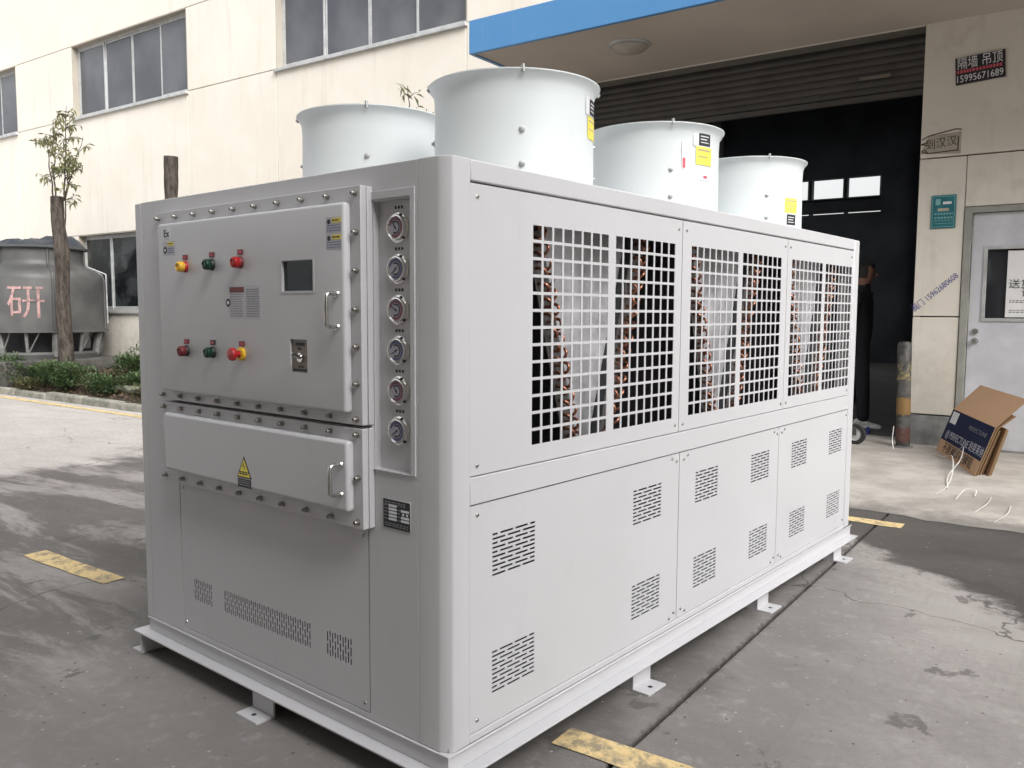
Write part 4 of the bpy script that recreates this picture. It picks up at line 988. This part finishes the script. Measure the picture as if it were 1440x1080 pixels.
shrub((5.95, 10.0, .28), .35, .75, .48, 2000, 'dusty shrub growing against the factory wall', 'shrubleaf2', 4)
shrub((4.72, 12.55, .08), .16, .4, .16, 500, 'thin creeping weeds spilling over the kerb', 'shrubleaf2', 5)
shrub((5.3, 12.55, .15), .3, .5, .38, 1000, 'dull brownish shrub between the tree and the cooling tower', 'shrubleaf2', 6)
shrub((4.95, 12.5, .12), .22, .55, .34, 1500, 'leafy green shrub filling the kerb between tree and cooling tower', 'shrubleaf', 15)
shrub((4.86, 10.55, .12), .2, .5, .28, 1300, 'low green ground plant behind the kerb in front of the edging stone', 'shrubleaf', 25)
shrub((6.3, 11.3, .34), .3, .8, .42, 1700, 'green shrub pressed between the wall and the cooling tower plinth', 'shrubleaf', 16)
shrub((5.2, 10.0, .17), .25, .45, .26, 1100, 'small green weed clump beside the loose edging stone', 'shrubleaf', 17)
shrub((4.98, 9.2, .14), .25, .7, .16, 700, 'low weedy clump behind the kerb next to the bare trunk', 'shrubleaf2', 8)
lt = MB(); rnd = random.Random(21)
for k in range(5200):
    x = rnd.uniform(4.64, 6.6); y = rnd.uniform(7, 14); t_ = (x - 4.62) / 2.22; z = .075 + .30 * max(0, t_) ** .8 + rnd.uniform(.0, .035)
    leafquad(lt, Vector((x, y, z)), Vector((rnd.uniform(-1, 1), rnd.uniform(-1, 1), rnd.uniform(-.3, .5))), Vector((0, 0, 1)), rnd.uniform(.03, .07), rnd.uniform(.018, .035), .1)
tag(lt.build('leaf_litter', 'litter'), 'dry brown leaves scattered over the planting bed', 'leaf litter', kind='stuff')

# ================================================================== BOLLARD, BOXES, STRAPS, TROLLEY, PERSON
bo = tag(empty('bollard', (6.60, .075, .135)), 'worn steel pipe bollard with faded yellow and red bands', 'bollard')
q = MB(); q.lathe([(.0, .965), (.045, .962), (.058, .945), (.061, .93), (.061, .0)], 24); o = q.build('post', 'bollard', bo, smooth=True); bo.rotation_euler = (R_(-1.5), R_(.5), 0)
q = MB(); q.lathe([(.085, .0), (.085, .012), (.062, .014)], 24); q.build('base_plate', 'plinth', bo)

# flattened cartons leaning to the wall
P1 = Vector((6.587, -.201, .134)); P2 = Vector((5.511, -.627, .122)); bdir = (P2 - P1).normalized(); pe = Vector((.3681, -.9298, 0))
def carton(k, label, a0, h0, flap, shrink=0.0, printed=False):
    root = tag(empty('carton', P1 + pe * a0), label, 'carton', 'flattened cartons leaning in a stack')
    ln = (P2 - P1).length - shrink; th = .008
    nrm = (pe * h0[1] - Vector((0, 0, 1)) * h0[0]).normalized()         # pointing to the back / down side
    lean = pe * h0[0] + Vector((0, 0, h0[1]))
    def panel(A, bvec, uvec, nv, name, mats, par, m=0):
        q = MB(); vs = [A, A + bvec, A + bvec + uvec, A + uvec]; vs += [v + nv * th for v in vs]
        q.add(vs, [(0, 1, 2, 3)], 0); q.add(vs, [(7, 6, 5, 4), (0, 4, 5, 1), (1, 5, 6, 2), (2, 6, 7, 3), (3, 7, 4, 0)], 1)
        return q.build(name, mats, par)
    A = Vector((0, 0, 0)); bv = bdir * ln + Vector((0, 0, 0))
    pn = panel(A, bv, lean, nrm, 'board', ['card', 'cardedge'], root)
    if flap:
        fl = pe * flap[0] + Vector((0, 0, flap[1])); nf = (pe * flap[1] - Vector((0, 0, 1)) * flap[0]).normalized()
        panel(A + lean, bv, fl, nf, 'flap', ['card', 'cardedge'], root)
    if printed:
        off = -nrm * .0012
        q = MB(); a = A + lean * .30 + off; c = A + lean * .995 + off; q.quad(a, a + bv, c + bv, c); q.build('navy_print', 'navy', root)
        off2 = -nrm * .0022
        def TM(u, v):      # text plane on the board
            x_ = bdir; y_ = lean.normalized(); z_ = x_.cross(y_)
            m = Matrix((x_, y_, z_)).transposed().to_4x4(); m.translation = A + bv * u + lean * v + off2; return m
        text('lettering', '@ PERFECTLINE 珀斐莱纳', .085, 'label_grey', root, TM(.53, .45), width=.98 * ln * .93, ext=.0003)
        text('lettering', 'PERFECTLINE', .05, 'greyink', root, TM(.72, .78), width=.40 * ln, ext=.0003)
        text('lettering', '不锈钢焊接钢管', .10, 'ink', root, TM(.50, .155), width=.74 * ln, ext=.0003)
        q = MB(); a = A + lean * .70 + bv * .04 + off2; c = A + lean * .96 + bv * .04 + off2; q.quad(a, a + bv * .16, c + bv * .16, c); q.build('white_label', 'white', root)
    return root
carton(0, 'front flattened carton with navy print and tan folded flap', .0, (.128, .378), (.205, .218), printed=True)
labs = ['second flattened carton directly behind the navy printed one', 'third flattened carton counted from the navy printed one', 'fourth flattened carton counted from the navy printed one', 'fifth flattened carton counted from the navy printed one', 'last flattened carton of the stack, farthest from the navy print']
for k in range(5):
    carton(k + 1, labs[k], .022 + .026 * k + .004 * (k % 2), (.125 - .006 * k, .365 - .012 * (k % 3)), (.12, .10) if k == 0 else None, shrink=.02 + .03 * ((k * 7) % 3))

def apron_z(x):
    for (a, za), (b, zb) in zip(prof[:-1], prof[1:]):
        if a <= x <= b: return za + (zb - za) * (x - a) / (b - a)
    return 0 if x < prof[0][0] else prof[-1][1]
def strap(pts, label):
    # smooth curve through ground points, lifted by their third value
    P = []
    for i in range(len(pts) - 1):
        p0 = pts[max(0, i - 1)]; p1 = pts[i]; p2 = pts[i + 1]; p3 = pts[min(len(pts) - 1, i + 2)]
        for k in range(8):
            t = k / 8; f = lambda a, b, c, d: .5 * (2 * b + (c - a) * t + (2 * a - 5 * b + 4 * c - d) * t * t + (3 * b - a - 3 * c + d) * t ** 3)
            x, y, h = (f(p0[j], p1[j], p2[j], p3[j]) for j in range(3)); P.append(Vector((x, y, apron_z(x) + .005 + max(0, h))))
    q = MB(); vs = []
    for i, p in enumerate(P):
        d = (P[min(i + 1, len(P) - 1)] - P[max(i - 1, 0)]).normalized(); s_ = d.cross(Vector((0, 0, 1))).normalized() * .0032
        vs += [p - s_, p + s_, p + s_ + Vector((0, 0, .0016)), p - s_ + Vector((0, 0, .0016))]
    q.add(vs, [(4 * i + j, 4 * i + (j + 1) % 4, 4 * i + 4 + (j + 1) % 4, 4 * i + 4 + j) for i in range(len(P) - 1) for j in range(4)])
    return tag(q.build('packing_strap', 'strap', smooth=True), label, 'strap', 'loose packing straps on the apron')
strap([(6.35, -.22, .0), (6.1, -.33, .02), (5.75, -.44, .09), (5.35, -.50, .03), (5.05, -.50, 0), (4.85, -.46, 0)], 'long curling white strap running out from the cartons')
strap([(5.95, -.42, .05), (5.85, -.50, .16), (5.6, -.52, .10), (5.3, -.48, .02), (5.0, -.52, 0)], 'white strap looping up against the navy carton')
strap([(4.78, -.60, 0), (4.92, -.64, .04), (4.99, -.70, .02), (4.9, -.70, 0)], 'short looped white strap lying between the cartons and the ramp')
strap([(4.55, -.74, 0), (4.72, -.80, .02), (4.95, -.80, .0)], 'short bent white strap lying on the ramp slope')
strap([(4.42, -.87, 0), (4.55, -.93, .02), (4.80, -.93, .0)], 'white strap end lying nearest the ramp foot')
strap([(6.42, .12, 0), (6.47, .14, .08), (6.51, .14, .20)], 'white strap end propped against the bollard')

# hand trolley behind the chiller, one wheel showing
tr = tag(empty('hand_trolley', (6.3, .49, .132), R_(-4)), 'low hand trolley with a black rubber wheel behind the chiller', 'trolley')
q = MB(); q.box(-.30, .30, .16, .80, .17, .195); q.build('deck', 'shutter', tr, bevel=.006)
for (x, y) in ((-.22, .0), (.22, .0), (-.22, .7), (.22, .7)):
    wh = empty('wheel', (x, y, .098), 0, tr); T = Matrix.Rotation(R_(90), 4, 'Y') @ Matrix.Rotation(0, 4, 'X')
    q = MB(); q.lathe([(.06, -.02), (.088, -.022), (.097, -.012), (.097, .012), (.088, .022), (.06, .02)], 24, T=T); q.build('tyre', 'rubber', wh, smooth=True)
    q = MB(); q.lathe([(0, -.012), (.03, -.016), (.052, -.012), (.06, -.018), (.06, .018), (.052, .012), (.03, .016), (0, .012)], 20, T=T); q.build('rim', 'alu', wh, smooth=True)
    q = MB(); q.box(x - .035, x - .029, y - .02, y + .02, .09, .17); q.box(x + .029, x + .035, y - .02, y + .02, .09, .17); q.build('fork', 'shutter', tr)
q = MB(); q.tube([(-.22, .79, .19), (-.22, .84, .9), (.22, .84, .9), (.22, .79, .19)], .015, 8); q.build('handle', 'shutter', tr, smooth=True)
q = MB(); q.tube([(7.0, .60, .150), (7.2, .52, .150), (7.45, .55, .150), (7.7, .62, .150)], .012, 6); tag(q.build('blue_cord', 'bluecloth', smooth=True), 'short blue cord lying on the hall floor by the doorway', 'cord')

# person in dark clothes inside the doorway, side on, walking stance
pe_root = tag(empty('person', (7.85, .76, .139), R_(180)), 'person in dark clothes and pale trainers standing inside the roller door', 'person')
def skin_mesh(name, nodes, edges, mats_fn, parent, sub=2):
    me = bpy.data.meshes.new(name); me.from_pydata([n_[0] for n_ in nodes], edges, []); o = bpy.data.objects.new(name, me); COL.objects.link(o)
    md = o.modifiers.new('skin', 'SKIN')
    for i, n_ in enumerate(nodes):
        sv_ = me.skin_vertices[0].data[i]; r = n_[1]; sv_.radius = r if isinstance(r, tuple) else (r, r); sv_.use_root = (i == 0)
    ms = o.modifiers.new('sub', 'SUBSURF'); ms.levels = sub; ms.render_levels = sub
    dg = bpy.context.evaluated_depsgraph_get(); dg.update(); m2 = bpy.data.meshes.new_from_object(o.evaluated_get(dg)); bpy.data.objects.remove(o)
    ml = []; 
    for mname in mats_fn[0]: ml.append(MT[mname])
    m2.materials.clear()
    for x in ml: m2.materials.append(x)
    for p in m2.polygons: p.material_index = mats_fn[1](p.center); p.use_smooth = True
    ob = bpy.data.objects.new(name, m2); COL.objects.link(ob); ob.parent = parent; return ob
# local: faces +y (world -y after rotation), x to the side
nodes = [((0, 0, .95), (.17, .12)), ((0, .0, 1.15), (.15, .11)), ((0, .01, 1.36), (.18, .12)), ((0, .01, 1.46), (.09, .08)), ((0, .01, 1.53), .058), ((0, .03, 1.60), (.078, .09)), ((0, .03, 1.69), (.08, .105)), ((0, .02, 1.76), (.055, .07)),
         ((.10, .02, .88), .095), ((.10, .06, .50), .078), ((.10, .08, .05), .066), ((-.10, -.02, .88), .095), ((-.10, -.06, .50), .078), ((-.10, -.16, .05), .066),
         ((.19, .01, 1.40), .06), ((.24, -.06, 1.13), .047), ((.22, -.10, .93), .038), ((.21, -.08, .87), .034), ((-.19, .01, 1.40), .06), ((-.24, -.06, 1.13), .047), ((-.22, -.10, .93), .038), ((-.21, -.08, .87), .034)]
edges = [(0, 1), (1, 2), (2, 3), (3, 4), (4, 5), (5, 6), (6, 7), (0, 8), (8, 9), (9, 10), (0, 11), (11, 12), (12, 13), (2, 14), (14, 15), (15, 16), (16, 17), (2, 18), (18, 19), (19, 20), (20, 21)]
def pm(c):
    if c.z > 1.52: return 2 if (c.y > .06 and c.z < 1.70) or c.z < 1.58 else 3
    if abs(c.x) > .15 and c.z < .93: return 0
    return 0 if c.z > .93 else 1
body = skin_mesh('body', nodes, edges, (['cloth', 'trousers', 'skin', 'hair'], pm), pe_root)
q = MB(); q.add([(-.018, .125, 1.60), (.018, .125, 1.60), (0, .155, 1.612), (0, .128, 1.655)], [(0, 1, 2), (0, 2, 3), (1, 3, 2)]); q.build('nose', 'skin', pe_root)
for s_ in (-1, 1):
    hb = []; he = []
    base = Vector((s_ * .21, -.08, .87)); hb.append((tuple(base), .032)); hb.append((tuple(base + Vector((0, .03, -.05))), (.018, .036))); he.append((0, 1))
    for j in range(4):
        b0 = base + Vector((s_ * .004, .012 + .014 * j, -.085)); hb.append((tuple(base + Vector((0, .012 + .013 * j, -.06))), .012)); hb.append((tuple(b0), .0095)); hb.append((tuple(b0 + Vector((-s_ * .012, .008, -.030 - .006 * (j in (1, 2))))), .0075)); k0 = len(hb) - 3; he += [(1, k0), (k0, k0 + 1), (k0 + 1, k0 + 2)]
    hb.append((tuple(base + Vector((-s_ * .01, .045, -.03))), .011)); hb.append((tuple(base + Vector((-s_ * .02, .07, -.06))), .008)); k0 = len(hb) - 2; he += [(0, k0), (k0, k0 + 1)]
    skin_mesh('hand', hb, he, (['cloth'], lambda c: 0), pe_root, 1)
for (x, y) in ((.10, .08), (-.10, -.16)):
    sh_ = empty('trainer', (x, y, 0), 0, pe_root)
    q = MB(); n = 14; secs = [(-.085, .034, .085), (-.06, .040, .10), (-.02, .041, .095), (.03, .042, .075), (.09, .047, .055), (.14, .043, .045), (.175, .028, .034)]
    vs = []
    for (yy, wd, hh) in secs:
        for i in range(n): a = 2 * math.pi * i / n; vs.append((wd * math.cos(a), yy, max(.022, .022 + (hh - .022) * (.5 + .5 * math.sin(a))) if math.sin(a) > 0 else .022))
    q.add(vs, [(i * n + j, i * n + (j + 1) % n, (i + 1) * n + (j + 1) % n, (i + 1) * n + j) for i in range(len(secs) - 1) for j in range(n)] + [tuple(range(n)), tuple(range((len(secs) - 1) * n, len(secs) * n))]); q.build('upper', 'shoe', sh_, smooth=True)
    q = MB(); vs = []; outl = [(-.045, -.06), (-.03, -.095), (.03, -.095), (.045, -.06), (.044, .0), (.052, .09), (.046, .145), (.025, .185), (-.025, .185), (-.046, .145), (-.052, .09), (-.044, 0)]
    for z in (0, .024): vs += [(a, b, z) for a, b in outl]
    k = len(outl); q.add(vs, [tuple(range(k)), tuple(range(k, 2 * k))] + [(i, (i + 1) % k, k + (i + 1) % k, k + i) for i in range(k)]); q.build('sole', 'white', sh_, bevel=.004)
bpy.context.view_layer.update()
